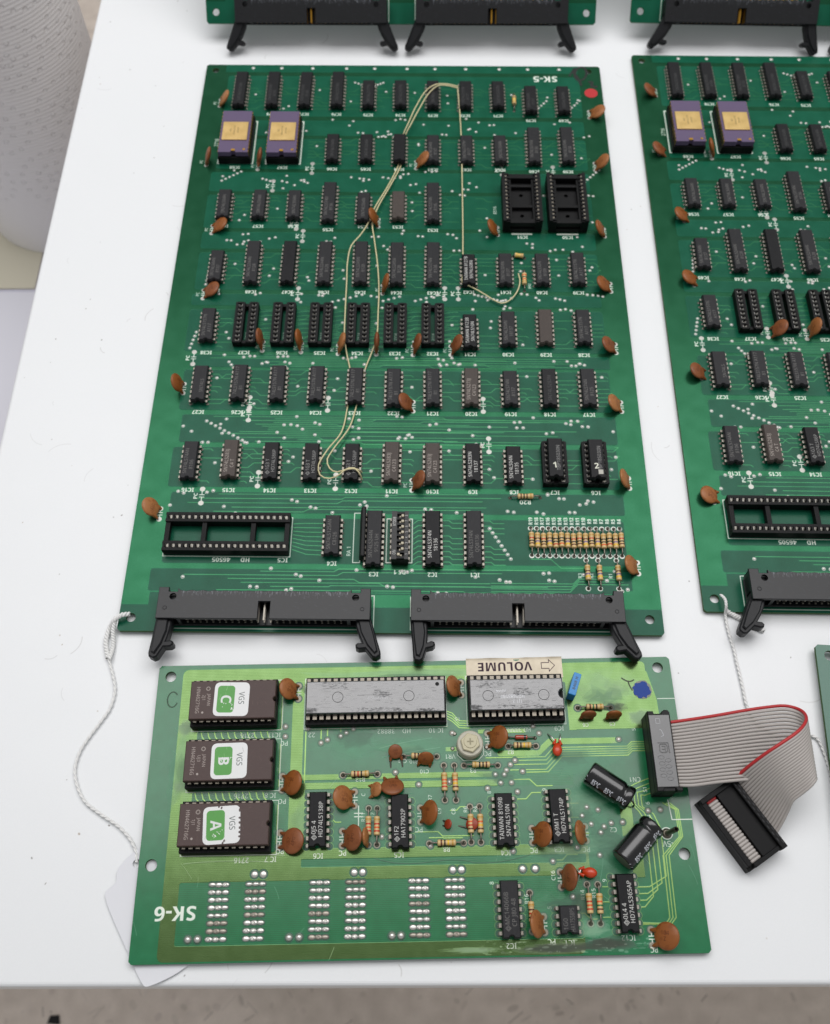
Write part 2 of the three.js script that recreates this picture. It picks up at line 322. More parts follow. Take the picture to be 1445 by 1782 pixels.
// ---------------------------------------------------------------- the setting: table, floor, side shelf
function tableMaps() {
  const c = canvas(2048, 2048), x = c.getContext('2d'), r = rng(41);
  x.fillStyle = '#e3e5e6'; x.fillRect(0, 0, 2048, 2048);
  const soil = [['rgba(84,78,72,', 150], ['rgba(140,120,104,', 80]];
  for (const [col, n] of soil) for (let i = 0; i < n; i++) { x.fillStyle = col + (0.25 + r() * 0.5) + ')'; x.beginPath(); x.ellipse(r() * 2048, r() * 2048, 0.6 + r() * 1.5, 0.5 + r() * 1.1, r() * 3, 0, 7); x.fill(); }
  for (let i = 0; i < 90; i++) { const u = r() * 2048, v = r() * 2048, a = r() * 6.3, l = 6 + r() * 22; x.strokeStyle = 'rgba(120,114,110,' + (0.12 + r() * 0.22) + ')'; x.lineWidth = 0.7 + r() * 0.7; x.beginPath(); x.moveTo(u, v); x.quadraticCurveTo(u + Math.cos(a) * l, v + Math.sin(a) * l, u + Math.cos(a + 0.5) * l * 1.6, v + Math.sin(a + 0.5) * l * 1.6); x.stroke(); }
  speckle(c, 9, 2, 0);
  const q = canvas(1024, 1024), y = q.getContext('2d'); y.fillStyle = 'rgb(0,96,0)'; y.fillRect(0, 0, 1024, 1024); speckle(q, 12, 10, 10);
  return [tex(c, true, true), tex(q, false, true)];
}
{
  const [cm, rm] = tableMaps();
  const top = phys({ name: 'white_laminate', map: cm, roughnessMap: rm, roughness: 1 });
  const t = thing('table', 0, 0, 0), x0 = -184.5, x1 = 620, z0 = -1000, z1 = -10.8;
  const s = new THREE.Shape(); s.moveTo(x0, -z1); s.lineTo(x1, -z1); s.lineTo(x1, -z0); s.lineTo(x0, -z0); s.closePath();
  const g = new THREE.ExtrudeGeometry(s, { depth: 20, bevelEnabled: true, bevelThickness: 1.6, bevelSize: 1.6, bevelOffset: -1.6, bevelSegments: 4 });
  g.rotateX(-Math.PI / 2); g.translate(0, -21.6, 0);
  const p = g.attributes.position, uv = new Float32Array(p.count * 2);
  for (let i = 0; i < p.count; i++) { uv[2 * i] = (p.getX(i) + 0.35 * p.getY(i)) / 480; uv[2 * i + 1] = (p.getZ(i) - p.getY(i)) / 480; }
  g.setAttribute('uv', new THREE.BufferAttribute(uv, 2));
  put(t, 'table_top', g, top);
  const leg = rbox(45, 700, 45, 2, 0, -371.6, 0);
  for (const [x, z] of [[-150, -60], [585, -60], [-150, -960], [585, -960]]) put(t, 'leg', leg, top, x, 0, z);
  tag(t, 'white laminate table top with tiny specks carrying the green circuit boards', 'table');
}
function floorMap() {
  const c = canvas(2048, 1024), x = c.getContext('2d'), r = rng(77);
  x.fillStyle = '#d9ccbf'; x.fillRect(0, 0, 2048, 1024);
  for (let i = 0; i < 900; i++) { x.fillStyle = ['rgba(60,52,46,', 'rgba(190,182,172,', 'rgba(120,108,98,'][i % 3] + (0.05 + 0.13 * r()) + ')'; x.beginPath(); x.ellipse(r() * 2048, r() * 1024, 2 + r() * 16, 1 + r() * 8, r() * 3, 0, 7); x.fill(); }
  for (let i = 0; i < 240; i++) { const u = r() * 2048, v = r() * 1024, a = -0.9 + r() * 0.9 + (r() < 0.3 ? 1.4 : 0), l = 10 + r() * 46; x.strokeStyle = 'rgba(58,50,45,' + (0.16 + r() * 0.4) + ')'; x.lineWidth = 0.8 + r() * 1.6; x.beginPath(); x.moveTo(u, v); x.lineTo(u + Math.cos(a) * l, v + Math.sin(a) * l); x.stroke(); }
  for (let i = 0; i < 120; i++) { x.fillStyle = 'rgba(40,34,32,' + (0.3 + r() * 0.5) + ')'; x.beginPath(); x.ellipse(r() * 2048, r() * 1024, 1 + r() * 4, 1 + r() * 2.4, r() * 3, 0, 7); x.fill(); }
  speckle(c, 5, 18, 18);
  return tex(c, true, true);
}
{
  const g = new THREE.PlaneGeometry(6, 6); g.rotateX(-Math.PI / 2);
  const uv = g.attributes.uv; for (let i = 0; i < uv.count; i++) uv.setXY(i, uv.getX(i) * 7.5, uv.getY(i) * 15);
  const m = new THREE.Mesh(g, phys({ name: 'stained_vinyl', map: floorMap(), roughness: 0.55 }));
  m.name = 'floor'; m.receiveShadow = true; m.position.set(0, -0.725, 0); scene.add(m); m.userData.kind = 'structure';
  const chipg = new THREE.ExtrudeGeometry(new THREE.Shape([[-6, -3], [-4, 4], [5, 4.5], [7, -4]].map(([a, b]) => new THREE.Vector2(a, b))), { depth: 0.8, bevelEnabled: false });
  chipg.rotateX(-Math.PI / 2);
  const bit = thing('plastic_scrap', -361, -724.8, -2.5); put(bit, 'scrap', chipg, M.black);
  tag(bit, 'small black scrap lying on the stained floor at the lower left', 'scrap');
}
{
  const t = thing('side_shelf', -340, -195, -560);
  const lav = phys({ name: 'pale_shelf', color: 0xc2c1cf, roughness: 0.6 });
  put(t, 'shelf_board', rbox(380, 18, 560, 1.5, 0, -9, 140), lav);
  for (const [x, z] of [[-170, -120], [170, -120], [-170, 400], [170, 400]]) put(t, 'leg', rbox(30, 512, 30, 1.5, 0, -274, 0), lav, x, 0, z);
  tag(t, 'pale lavender side shelf standing lower than the table, at its left', 'shelf');
  const card = thing('cardboard_sheet', -330, -195, -560); put(card, 'sheet', rbox(98, 1.2, 156, 0.3, 0, 0.6, 0), std({ name: 'beige_card', color: 0xc3beac, roughness: 0.9 }));
  tag(card, 'flat beige card under the paper towel roll', 'card');
  const c = canvas(512, 512), x = c.getContext('2d'), r = rng(8); x.fillStyle = '#d6d6de'; x.fillRect(0, 0, 512, 512); x.strokeStyle = 'rgba(120,118,135,0.6)'; x.lineWidth = 2;
  for (let i = 0; i < 9; i++) { x.beginPath(); const u = 300 + r() * 160, v = 40 + r() * 300; x.moveTo(u, v); x.quadraticCurveTo(u + r() * 30, v + 30, u - 20 + r() * 60, v + 60 * r()); x.stroke(); }
  const sheet = thing('paper_sheet', -290, -195, -390), pg = rbox(170, 0.5, 178, 0.2, 0, 0.5, 0);
  put(sheet, 'sheet', pg, std({ name: 'drawing_paper', map: tex(c, true), roughness: 0.9 }));
  tag(sheet, 'whitish paper with faint pencil lines on the shelf at the left edge', 'paper');
}
// paper towel roll, embossed
{
  const W = 2048, Hh = 1024, c = canvas(W, Hh), x = c.getContext('2d'), r = rng(15), S = W / 358;      // pixels per millimetre
  x.fillStyle = '#808080'; x.fillRect(0, 0, W, Hh);
  const SV = Hh / 232; for (let y = 0; y < Hh; y++) { const q = Math.round(128 + 16 * Math.sin(y / (2.6 * SV) * 6.283)); x.fillStyle = 'rgb(' + q + ',' + q + ',' + q + ')'; x.fillRect(0, y, W, 1); }
  const dot = (u, v, l) => { x.fillStyle = l ? '#f4f4f4' : '#161616'; x.beginPath(); x.ellipse(((u * S) % W + W) % W, v * SV, 1.5 * S, 1.2 * SV, 0, 0, 7); x.fill(); };
  for (let row = 0; row < 4; row++) for (let col = 0; col < 7; col++) {
    const cx = col * 51 + (row % 2) * 25, cy = 24 + row * 46;
    for (const [R, n] of [[4, 5], [12, 10], [22, 18]]) for (let k = 0; k < n; k++) { const a = k / n * Math.PI * 2; dot(cx + Math.cos(a) * R, cy + Math.sin(a) * R * 0.95, R < 20); }
  }
  speckle(c, 3, 14);
  const bump = tex(c, false, true), paper = std({ name: 'embossed_paper', color: 0xebe8e7, roughness: 1, bumpMap: bump, bumpScale: 0.0016 });
  const t = thing('paper_towel_roll', -273, -193.6, -573);
  const g = new THREE.CylinderGeometry(57, 57, 232, 96, 1, true); g.translate(0, 116, 0); put(t, 'paper', g, paper);
  const ring = new THREE.RingGeometry(21, 57, 64, 1); ring.rotateX(-Math.PI / 2); put(t, 'roll_end', ring, std({ name: 'roll_end_paper', color: 0xe6e3e2, roughness: 1 }), 0, 232, 0);
  const core = new THREE.CylinderGeometry(21, 21, 232, 40, 1, true); core.translate(0, 116, 0); put(t, 'cardboard_core', core, std({ name: 'core_card', color: 0x8d7a63, roughness: 0.95, side: THREE.DoubleSide }));
  tag(t, 'white embossed paper towel roll standing upright left of the table', 'paper towel');
}
// the lamp over the table, outside the frame
{
  const t = thing('ceiling_lamp', LAMP.x / MM, LAMP.y / MM, LAMP.z / MM);
  put(t, 'lamp_housing', rbox(LAMP.w * 1000 + 60, 50, LAMP.d * 1000 + 60, 6, 0, 27, 0), std({ name: 'lamp_housing_white', color: 0xdadada, roughness: 0.6 }));
  const d = new THREE.PlaneGeometry(LAMP.w * 1000, LAMP.d * 1000); d.rotateX(Math.PI / 2);
  put(t, 'lamp_diffuser', d, std({ name: 'lit_diffuser', color: 0xffffff, emissive: 0xfffeff, emissiveIntensity: 0.9 }));
  tag(t, 'wide white panel lamp hanging above the table, out of view', 'lamp');
}

const leverMat = phys({ name: 'ivory_lever', color: 0xb9b19b, roughness: 0.45 });
// the three cream jumper wires: x, height, z on the board
const JW = [
  [[139.4,5.2,23.1],[133.2,6.0,22.3],[127.6,6.3,22.9],[122.6,5.0,25.6],[116.8,4.0,37.4],[112.7,4.0,50.6],[110.6,2.0,54.8],[109.7,0.5,57.4],[108.7,0.5,72.2],[107.9,0.6,77.7],[102.7,2.0,94.3],[96.6,2.6,109.5],[94.0,2.5,118.7],[90.2,4.6,129.5],[86.0,4.6,136.6],[84.5,3.0,145.0],[84.5,2.0,156.7],[84.7,3.4,175.4],[85.1,3.0,191.9],[86.7,1.4,201.2],[87.9,0.5,206.4],[88.1,0.5,222.2],[87.6,0.6,229.1],[85.7,2.0,242.2],[79.9,3.0,252.3],[76.6,3.4,260.7],[78.1,3.0,265.0],[82.1,3.0,266.1],[86.6,5.0,264.9],[88.8,5.6,263.0],[92.0,5.6,262.1],[94.7,5.0,264.5],[95.6,1.2,265.5]],
  [[139.4,5.2,24.5],[133.2,6.0,23.4],[128.5,6.3,24.0],[123.9,5.0,27.9],[118.4,4.0,39.6],[113.9,4.0,51.9],[111.8,2.0,55.2],[110.9,0.5,57.8],[109.9,0.5,72.2],[109.3,0.6,77.7],[103.8,2.0,94.3],[98.1,2.6,109.5],[95.8,2.5,119.5],[97.0,3.0,130.2],[99.1,3.0,146.7],[100.1,2.0,160.2],[100.2,3.0,176.6],[99.8,3.0,191.8],[97.6,2.0,199.3],[95.1,0.5,206.6],[92.5,0.5,222.2],[91.4,0.6,229.1],[89.1,2.0,239.7],[82.6,3.0,251.7],[80.3,3.4,257.5],[81.9,3.0,261.5],[85.0,4.0,263.5],[88.6,5.6,263.2],[92.0,5.6,262.6],[94.2,5.3,263.0],[95.4,1.2,262.0]],
  [[139.1,5.0,23.8],[139.7,3.0,30.3],[140.4,2.0,43.8],[140.7,3.0,58.4],[140.8,3.5,68.2],[140.9,2.0,84.0],[140.9,1.6,105.5],[140.8,1.6,126.7],[140.6,2.6,138.8],[140.5,3.2,150.2],[140.3,2.6,157.9],[143.2,2.2,158.9],[148.9,1.6,162.2],[155.1,1.4,166.9],[158.9,1.4,168.8],[162.7,1.4,166.8],[166.2,1.8,162.2],[167.8,2.4,156.4],[167.3,1.6,150.7]],
];
// ---------------------------------------------------------------- the large boards (two alike, the left one whole)
const W5 = 218.45, L5 = 334.86;
const COLS = [20.8, 38.4, 56, 73.5, 91, 108.4, 125.9, 143.3, 161, 178.5, 196];
const WIN = [[9, 41], [44, 55.5], [58, 80], [82.5, 96], [98.5, 121], [123.5, 134.5], [137, 160.5], [163, 170], [172.5, 197], [207.5, 229.5], [249, 269], [284, 305]];
const RUNS = [[199, 206, 7], [232, 246.5, 14], [271.5, 281.5, 5], [307.5, 317.5, 6]];
const spots5 = [];
{
  const r = rng(2024), add = (x, z, q = 0.66) => spots5.push([x, z, q]);
  const chain = (x, z, dx, dz, n) => { for (let i = 0; i < n; i++) add(x + i * dx, z + i * dz); };
  chain(25.2, 235.4, 2.1, 1.25, 10); chain(17, 88.5, 1.9, -1.3, 6); chain(17, 150, -0.25, 2.4, 4); chain(15, 186, -0.5, 2.3, 5); chain(204, 88, 1.6, -1.7, 6); chain(146, 162.5, 1.8, 0.55, 8);
  chain(150, 288, 1.2, 2.0, 8); chain(128, 163, -2.6, 0.9, 5); chain(110, 164, -2.6, 0.9, 4); chain(92, 163, -2.8, 0.9, 6); chain(183, 33.4, 1.5, -1.8, 4); chain(201, 33, 1.5, -1.8, 4); chain(83, 14, 1.9, 0.9, 4); chain(94, 16.5, 1.5, -0.8, 4); chain(32, 203, 1.2, 1.6, 4); chain(38, 87, 2, 0.8, 4); chain(58, 88, 1.7, 0.9, 3); chain(102, 52, 1.6, 2.0, 3);
  for (const [z0, z1] of [[42, 57], [81, 98], [121.5, 136.5], [161, 171.5], [199, 206], [231, 247], [271, 282], [306, 318]]) {
    const n = z0 > 225 && z0 < 260 ? 40 : z0 > 270 ? 22 : 30;
    for (let i = 0; i < n; i++) { const x = 14 + r() * 192, z = z0 + r() * (z1 - z0); add(x, z); if (r() < 0.35) add(x + 2 + r(), z + (r() - 0.5) * 1.8); }
  }
  for (const z of [27, 68, 108, 148, 186, 218, 258]) for (const x of COLS) { if (r() < 0.6) add(x + 6.4 + r() * 4, z - 8 + r() * 16); if (r() < 0.4) add(x + 7 + r() * 3, z - 8 + r() * 16); }
  for (let x = 24; x < 210; x += 17) add(x + r() * 4, 2.6, 1.1);
}
const PAL5 = {
  sub: ['#12563f', 'rgb(0,70,0)', '#000'], pour: ['#20563a', 'rgb(0,66,140)', '#8c8c8c'], trace: ['#39784f', 'rgb(0,70,110)', '#8c8c8c'], silk: ['#e0e6da', 'rgb(0,150,0)', '#b0b0b0'],
  bare: ['#a9a8a2', 'rgb(0,110,180)', '#a0a0a0'], ink: ['#0d1a16', 'rgb(0,70,0)', '#404040'],
};
function paint5(x, P, r) {
  x.fillStyle = P('pour'); x.fillRect(0, 0, W5, L5);
  x.fillStyle = P('sub');
  const left = (z) => (z < 140 ? 13 : z < 200 ? 12.5 : z < 270 ? 14 : 16);
  for (const [a, b] of WIN) roundRect(x, left(a) - (a < 60 ? 0 : 2), a, 206.5, b, 1.4);
  for (const [a, b] of RUNS) roundRect(x, a > 300 ? 10 : 14, a, 207.5, b, 1);
  x.fillRect(0, 323.5, W5, 12); x.fillRect(11, 318, 196, 8); x.fillRect(0, 0, W5, 6);
  x.fillStyle = P('pour'); roundRect(x, 0, 0, 11, 8, 1); roundRect(x, 206, 0, W5, 9, 1); x.fillRect(28, 318, 22, 6); x.fillRect(100, 318.5, 34, 5.6); x.fillRect(202, 316, 16.5, 8);
  // pour fingers hugging the left of the long socket
  line(x, [[12, 273], [12, 303.5], [14, 306.3], [96, 306.3]], 2.2, P('pour'));
  const T = P('trace');
  // parallel runs with 45 degree steps
  for (const [a, b, n] of RUNS) for (let i = 0; i < n; i++) {
    const z = a + 0.9 + i * (b - a - 1.6) / Math.max(1, n - 1), x0 = 18 + r() * 40 + i * 1.7, x1 = 200 - r() * 55 - i * 1.1, k = x0 + (0.25 + 0.5 * r()) * (x1 - x0), d = (r() < 0.5 ? -1 : 1) * Math.min(2.4, 0.6 + r() * 2);
    line(x, [[x0, z], [k, z], [k + Math.abs(d), z + d * 0.6], [x1, z + d * 0.6]], 0.36, T);
  }
  // pin to pin traces between neighbouring chips
  for (const z of [27, 68, 108, 148, 186, 218, 258]) for (let c = 0; c < COLS.length; c++) for (let k = -4; k < 4; k++) {
    if (r() < 0.36) continue;
    const za = z + (k + 0.5) * 2.3, x0 = COLS[c] + 4.4, x1 = c < 10 ? COLS[c + 1] - 4.4 : COLS[c] + 10, d = r() < 0.5 ? 0 : (r() < 0.5 ? 2.3 : -2.3), h = x0 + 1.5 + r() * 4;
    if (r() < 0.3) line(x, [[x0, za], [h, za], [h + 0.9, za + 0.9]], 0.34, T); else line(x, [[x0, za], [h, za], [h + Math.abs(d), za + d], [x1, za + d]], 0.34, T);
  }
  for (let i = 0; i < 8; i++) line(x, [[67.5, 286.5 + i * 1.7], [72 + i * 0.2, 286.2 + i * 2.05], [80.5, 286.2 + i * 2.1]], 0.34, T);
  for (let i = 0; i < 7; i++) line(x, [[36 + i * 2.2, 300], [40 + i * 2.2 - i * 0.7, 295.5 + i * 0.6], [66, 295.5 + i * 0.6]], 0.34, T);
  for (const cx of [126, 143.3]) for (let i = 0; i < 9; i++) { const z = 284.4 + i * 2.4; if (r() < 0.8) line(x, [[cx + 4.4, z], [cx + 7, z], [cx + 8.2, z + 1.2], [cx + 12.8, z + 1.2]], 0.34, T); if (cx < 130) line(x, [[cx - 4.4, z], [cx - 6, z], [cx - 8, z + 1.5]], 0.34, T); }
  for (let i = 0; i < 4; i++) line(x, [[150, 316.6 - i * 1.2], [182 + i * 0.5, 316.6 - i * 1.2], [185.4 + i * 0.5, 313.2 - i * 1.2], [206 - i * 2, 313.2 - i * 1.2]], 0.34, T);
  line(x, [[167, 302], [175, 302], [179, 306], [189, 306]], 0.34, T);
  for (let i = 0; i < 9; i++) for (const cx of [38.4, 56, 73.5, 91, 108.4, 125.9]) line(x, [[cx + 5.2, 174 + i * 2.54], [cx + 9, 174 + i * 2.54 - 0.8], [cx + 12, 174 + i * 2.54 - 0.8]], 0.34, T);
  // print
  const K = P('silk'), num = (t, cx, z, s = 2.1) => print(x, t, cx, z, s * 1.22, K, Math.PI, 1, 'bold');
  let n = 79; for (let c = 0; c < 11; c++) num('IC' + n--, COLS[c] + (c < 4 ? 0.4 : 0), [39.2, 39.2, 39.2, 39.2, 39.4, 39.4, 39.6, 39.6, 39.6, 43.2, 43.2][c]);
  num('IC68', 22.8, 79); num('IC67', 47.6, 79);
  [66, 65, 64, 63, 62, 61, 60, 59].forEach((k, i) => num('IC' + k, COLS[i + 3], 79.8 + (i > 5 ? 1 : 0)));
  [58, 57, 56, 55, 54, 53, 52].forEach((k, i) => num('IC' + k, COLS[i], i === 3 || i === 6 ? 121.6 : 119.6)); num('IC51', 170.5, 125.8); num('IC50', 193, 125.8);
  for (let c = 0; c < 11; c++) num('IC' + (49 - c), COLS[c], c > 0 && c < 7 ? 161.6 : 160.9);
  for (let c = 0; c < 11; c++) num('IC' + (38 - c), COLS[c], c && c < 7 ? 197.6 : 197.8);
  for (let c = 0; c < 11; c++) num('IC' + (27 - c), COLS[c], 230.6);
  for (let c = 0; c < 11; c++) num('IC' + (16 - c), COLS[c], 270.4);
  num('IC5', 64, 303.4, 2.3); num('HD', 48.5, 303.4, 2.3); num('46505', 38.5, 303.4, 2.3); num('IC4', 84.4, 304.6); num('IC3', 101.8, 309.4); num('IC2', 126, 309.4); num('IC1', 143.4, 309.4); num('DS 1', 112.5, 308.4);
  print(x, 'SK-5', 187.8, 10.6, 6.4, K, Math.PI, 1.05, 'bold');
  for (const z of [188]) for (let c = 1; c < 7; c++) print(x, '2114', COLS[c] + 0.2, z, 1.9, K, -Math.PI / 2);
  for (let i = 0; i < 16; i++) print(x, 'R' + (19 - i), 167.2 + i * 2.49, 284.3, 2.3, K, -Math.PI / 2, 0.9, 'bold');
  [['R3', 186.4], ['R2', 191.2], ['R1', 199]].forEach(([t, a]) => print(x, t, a, 309.3, 2.2, K, -Math.PI / 2));
  num('R20', 165.6, 275.3, 2.4); print(x, 'R42', 172.6, 157, 1.9, K, -Math.PI / 2); print(x, 'RA 1', 91, 299, 2.4, K, -Math.PI / 2);
  const pc = (a, b) => { print(x, 'PC', a - 1.6, b, 2.5, K, -Math.PI / 2, 1, 'bold'); line(x, [[a + 1.2, b - 2.6], [a + 1.2, b - 0.6]], 0.4, K); line(x, [[a + 0.2, b - 0.6], [a + 2.2, b - 0.6]], 0.4, K); line(x, [[a + 0.2, b + 0.5], [a + 2.2, b + 0.5]], 0.4, K); line(x, [[a + 1.2, b + 0.5], [a + 1.2, b + 2.5]], 0.4, K); };
  for (const [a, b] of PC5) pc(a, b);
  for (const [a, b] of CAP5) { line(x, [[a, b - 0.6], [a, b - 2.2]], 0.4, K); line(x, [[a - 1, b - 0.6], [a + 1, b - 0.6]], 0.4, K); line(x, [[a - 1, b + 0.5], [a + 1, b + 0.5]], 0.4, K); line(x, [[a, b + 0.5], [a, b + 2.2]], 0.4, K); if (a < 205) print(x, 'PC', a - 2.8, b, 2, K, -Math.PI / 2); }
  const rect = (a, b, c, d, w = 0.4) => line(x, [[a, b], [c, b], [c, d], [a, d], [a, b]], w, K);
  rect(14.1, 283.6, 66.9, 301.9); rect(93, 281.2, 95.9, 304.2); rect(106.8, 283.8, 117.5, 304.1, 0.5); rect(13.6, 45, 31.9, 76.3, 0.7); rect(38.6, 45, 56.7, 76.4, 0.7); line(x, [[165.5, 123.8], [175, 123.8]], 1.0, K); line(x, [[188, 123.8], [198, 123.8]], 1.0, K); rect(16.6, 319, 102.4, 333.6); rect(117.2, 319.4, 202.2, 333.6); print(x, '2716', 11.6, 61, 2.6, K, -Math.PI / 2); print(x, '8516', 157.2, 108, 2.4, K, -Math.PI / 2);
  // bare rings round the leads
  const ring = (a, b, q) => { x.fillStyle = P('bare'); x.beginPath(); x.arc(a, b, q, 0, 7); x.fill(); };
  for (const [a, b] of CAP5) { ring(a, b - 2.5, 1.15); ring(a, b + 2.5, 1.15); }
  for (const [a, b] of PC5) { ring(a + 1.2, b - 3.4, 1.2); ring(a + 1.2, b + 3.4, 1.2); }
  for (let i = 0; i < 16; i++) { ring(167.2 + i * 2.49, 287.7, 1.15); ring(167.2 + i * 2.49, 300.4, 1.15); }
  for (const a of [189.5, 194.4, 202]) { ring(a, 302.3, 1.15); ring(a, 315, 1.15); }
  for (const [a, b] of spots5) ring(a, b, 0.82);
}
const PC5 = [[14.2, 201], [42.5, 236.4 - 5], [60, 165.6 - 3], [60, 129 - 3], [42.5, 92], [130.5, 162], [160.5, 80], [187, 81], [42.2, 226], [77.6, 226], [147.5, 226], [49.4, 265], [83, 266], [149.5, 247], [56.4, 118], [137, 162], [62, 79.5], [26, 273.5]].map(([a, b]) => [a, b]);
// pad x, pad z, lean of the disc in x and z, height of its middle, radius
const CAP5 = [[10.4, 30.9, 3.2, .3, 4.1], [7.9, 75.2, 1.7, .3, 4.9], [34.9, 78, 1.1, -3, 4.1], [15.6, 122.1, 4.4, -1.1, 2.5], [98.6, 117.1, -2.4, -.4, 4.6], [210, 38.4, 4.2, .9, 3], [117.2, 76.6, 3.6, -.8, 3.7], [210.2, 77.2, 3.3, .1, 4], [158.2, 122.1, -2.9, 1.1, 4.2], [211.3, 122.7, -2.9, .6, 4.2], [15.8, 163.4, 4.4, -1.4, 2.3], [101.8, 159.8, 1.6, -.6, 4.9], [211.6, 157.7, -4.1, .1, 3.2], [46.8, 194.1, -.9, -1.6, 4.9], [64.8, 194.8, -.9, -2.3, 4.6], [82.1, 195.6, 1.9, -1.3, 4.7], [99.8, 195.8, 0.3, -1.5, 5], [116.9, 196, 1.9, -1.5, 4.6], [134.4, 195.8, 2.7, -1.3, 4.2], [211, 194, -4, 0, 3.3], [12.8, 218.1, -2, 0, 4.8], [117.2, 227, -3.5, -.2, 3.8], [210.7, 226.4, -3.8, .1, 3.6], [117.1, 267.5, 3, -.6, 4.2], [210.6, 265.7, -2.8, -.1, 4.4], [10.4, 282.3, -3.3, -1.6, 3.6], [210.6, 305.7, -3.6, .2, 3.8]];
const CAPC = [[10.7, 31.4, -4.2, .5, 3.1], [11.3, 77, -4.3, -.8, 2.8], [36, 76.7, -1.9, -.3, 4.8], [18, 122.5, -4.4, -.4, 2.7], [17.6, 163.8, -4.5, -1.2, 2.3], [48.2, 194.3, 3.2, -.2, 4.1], [66, 194, 1.6, -.3, 4.9], [14.8, 218.6, -4.4, -.6, 2.6], [12.6, 282.4, -4.7, -.3, 1.9]];
const mask5 = boardMaps(W5, L5, 6, paint5, 500, { pal: PAL5, name: 'large_board_mask', spec: 0.3 });
// x index, z, length, pins per side, style, print, [options]; by rows from the far edge
const T1 = 'SN74LS374N', T2 = 'SN74LS157N', T3 = 'SN74LS283N', T4 = 'SN74LS04N';
const CHIPS5 = [
  [0, 23.8, 26.4, 10, 'faint', [T1]], [1, 23.8, 26.4, 10, 'faint', [T1, '8136']], [2, 23.8, 26.4, 10, 'faint', [T1, '8136']], [3, 23.8, 26.4, 10, 'faint', [T1]], [4, 27, 20, 8, 'faint', [T2]], [5, 27, 20, 8, 'faint', [T2]], [6, 27.2, 20, 8, 'faint', [T4]], [7, 27.2, 20, 8, 'faint', [T2, 'A117']], [8, 27.2, 20, 8, 'faint', [T3]], [9, 30.8, 19.8, 8, 'faint', [T4, '8137']], [10, 30.8, 19.8, 8, 'faint', [T4]],
  [3, 68.2, 19, 7, 'faint', [T4]], [4, 68.2, 19, 7, 'faint', [T4]], [5, 68.2, 19.6, 8, 'black', ['']], [6, 68.6, 19.4, 7, 'soft', [T4, '8137']], [7, 68.6, 19.4, 7, 'soft', [T2, 'A117']], [8, 68.6, 19.4, 7, 'soft', [T4]], [9, 65.3, 25.6, 10, 'soft', [T1, '8136']], [10, 65.3, 25.6, 10, 'soft', [T1, '8136']],
  [0, 108, 18.6, 7, 'soft', [T4]], [1, 108, 18.6, 7, 'soft', [T4]], [2, 108, 18.6, 7, 'soft', [T4]], [3, 106.2, 26.2, 10, 'soft', [T1, '8136']], [4, 109.6, 18.8, 7, 'soft', [T4]], [5, 108.4, 18.6, 7, 'brown', ['']], [6, 106, 26, 10, 'soft', [T1, '8136']],
  [0, 148.4, 18.8, 7, 'soft', [T4, '8137']], [1, 146, 26.2, 10, 'soft', ['SN74LS244N', '8128']], [2, 146, 26.2, 10, 'black', ['', '']], [3, 146, 26.2, 10, 'soft', ['SN74LS244N', '8128']], [4, 146, 26.2, 10, 'soft', ['SN74LS245N', '8128']], [5, 146.2, 26.2, 10, 'soft', ['SN74LS245N', '8128']], [6, 146.2, 26.2, 10, 'soft', [T1, '8128']], [7, 150.3, 18.9, 7, 'white', ['TAIWAN 8127B', 'SN74LS08N']], [8, 149.6, 19.2, 7, 'soft', [T4, '8137']], [9, 149.4, 19, 7, 'soft', ['SN74LS32N', '8109']], [10, 149, 19.6, 7, 'soft', [T2, 'A117']],
  [0, 184.2, 18.8, 7, 'soft', [T2, 'A117']], [7, 187.3, 19.4, 7, 'white', ['TAIWAN 8123B', 'SN74LS10N']], [8, 185.4, 19.6, 7, 'soft', [T4, '18137']], [9, 184.2, 19.9, 8, 'brown', ['']], [10, 184.2, 19.6, 8, 'soft', [T2, 'A117']],
  [0, 217.4, 19, 8, 'soft', ['', 'SN74LS']], [1, 217, 19, 8, 'soft', ['74LS157N A117', '81']], [2, 217.3, 19, 8, 'soft', ['74LS157N A117', '81']], [3, 217.5, 19, 8, 'soft', ['74LS157N A117', '81']], [4, 217.8, 19, 8, 'soft', ['74LS157N A117', '81']], [5, 218.8, 20, 8, 'soft', ['74LS157N A117', '81']], [6, 218.6, 19.8, 8, 'soft', ['74LS157N A117', '81']], [7, 218.5, 20, 8, 'brown', ['SN74LS273J', 'C4123']], [8, 219.1, 18.6, 7, 'soft', ['SN74LS74N', '8137']], [9, 218.4, 20, 8, 'faint', [T3]], [10, 218.1, 20, 8, 'soft', ['SN74LS74N', '8125']],
  [0, 258, 18.8, 7, 'soft', ['SN74LS74AN', '8106']], [1, 256.8, 18.9, 7, 'brown', ['SN74LS283J', 'C4 T']], [2, 258, 18.6, 7, 'black', ['1G3 T', 'HD74LS86P'], 1], [3, 258.2, 18.6, 7, 'black', ['1G3 T', 'HD74LS86P'], 1], [4, 258.3, 18.4, 7, 'black', ['1G3 T', 'HD74LS86P'], 1], [5, 257.6, 19.8, 8, 'brown', ['SN74LS283J', 'C4123']], [6, 258.1, 19.8, 8, 'brown', ['SN74LS283J', 'C4123']], [7, 258, 19.4, 8, 'white', [T3, '18137']], [8, 259, 18.7, 7, 'white', [T4, '18135']],
];
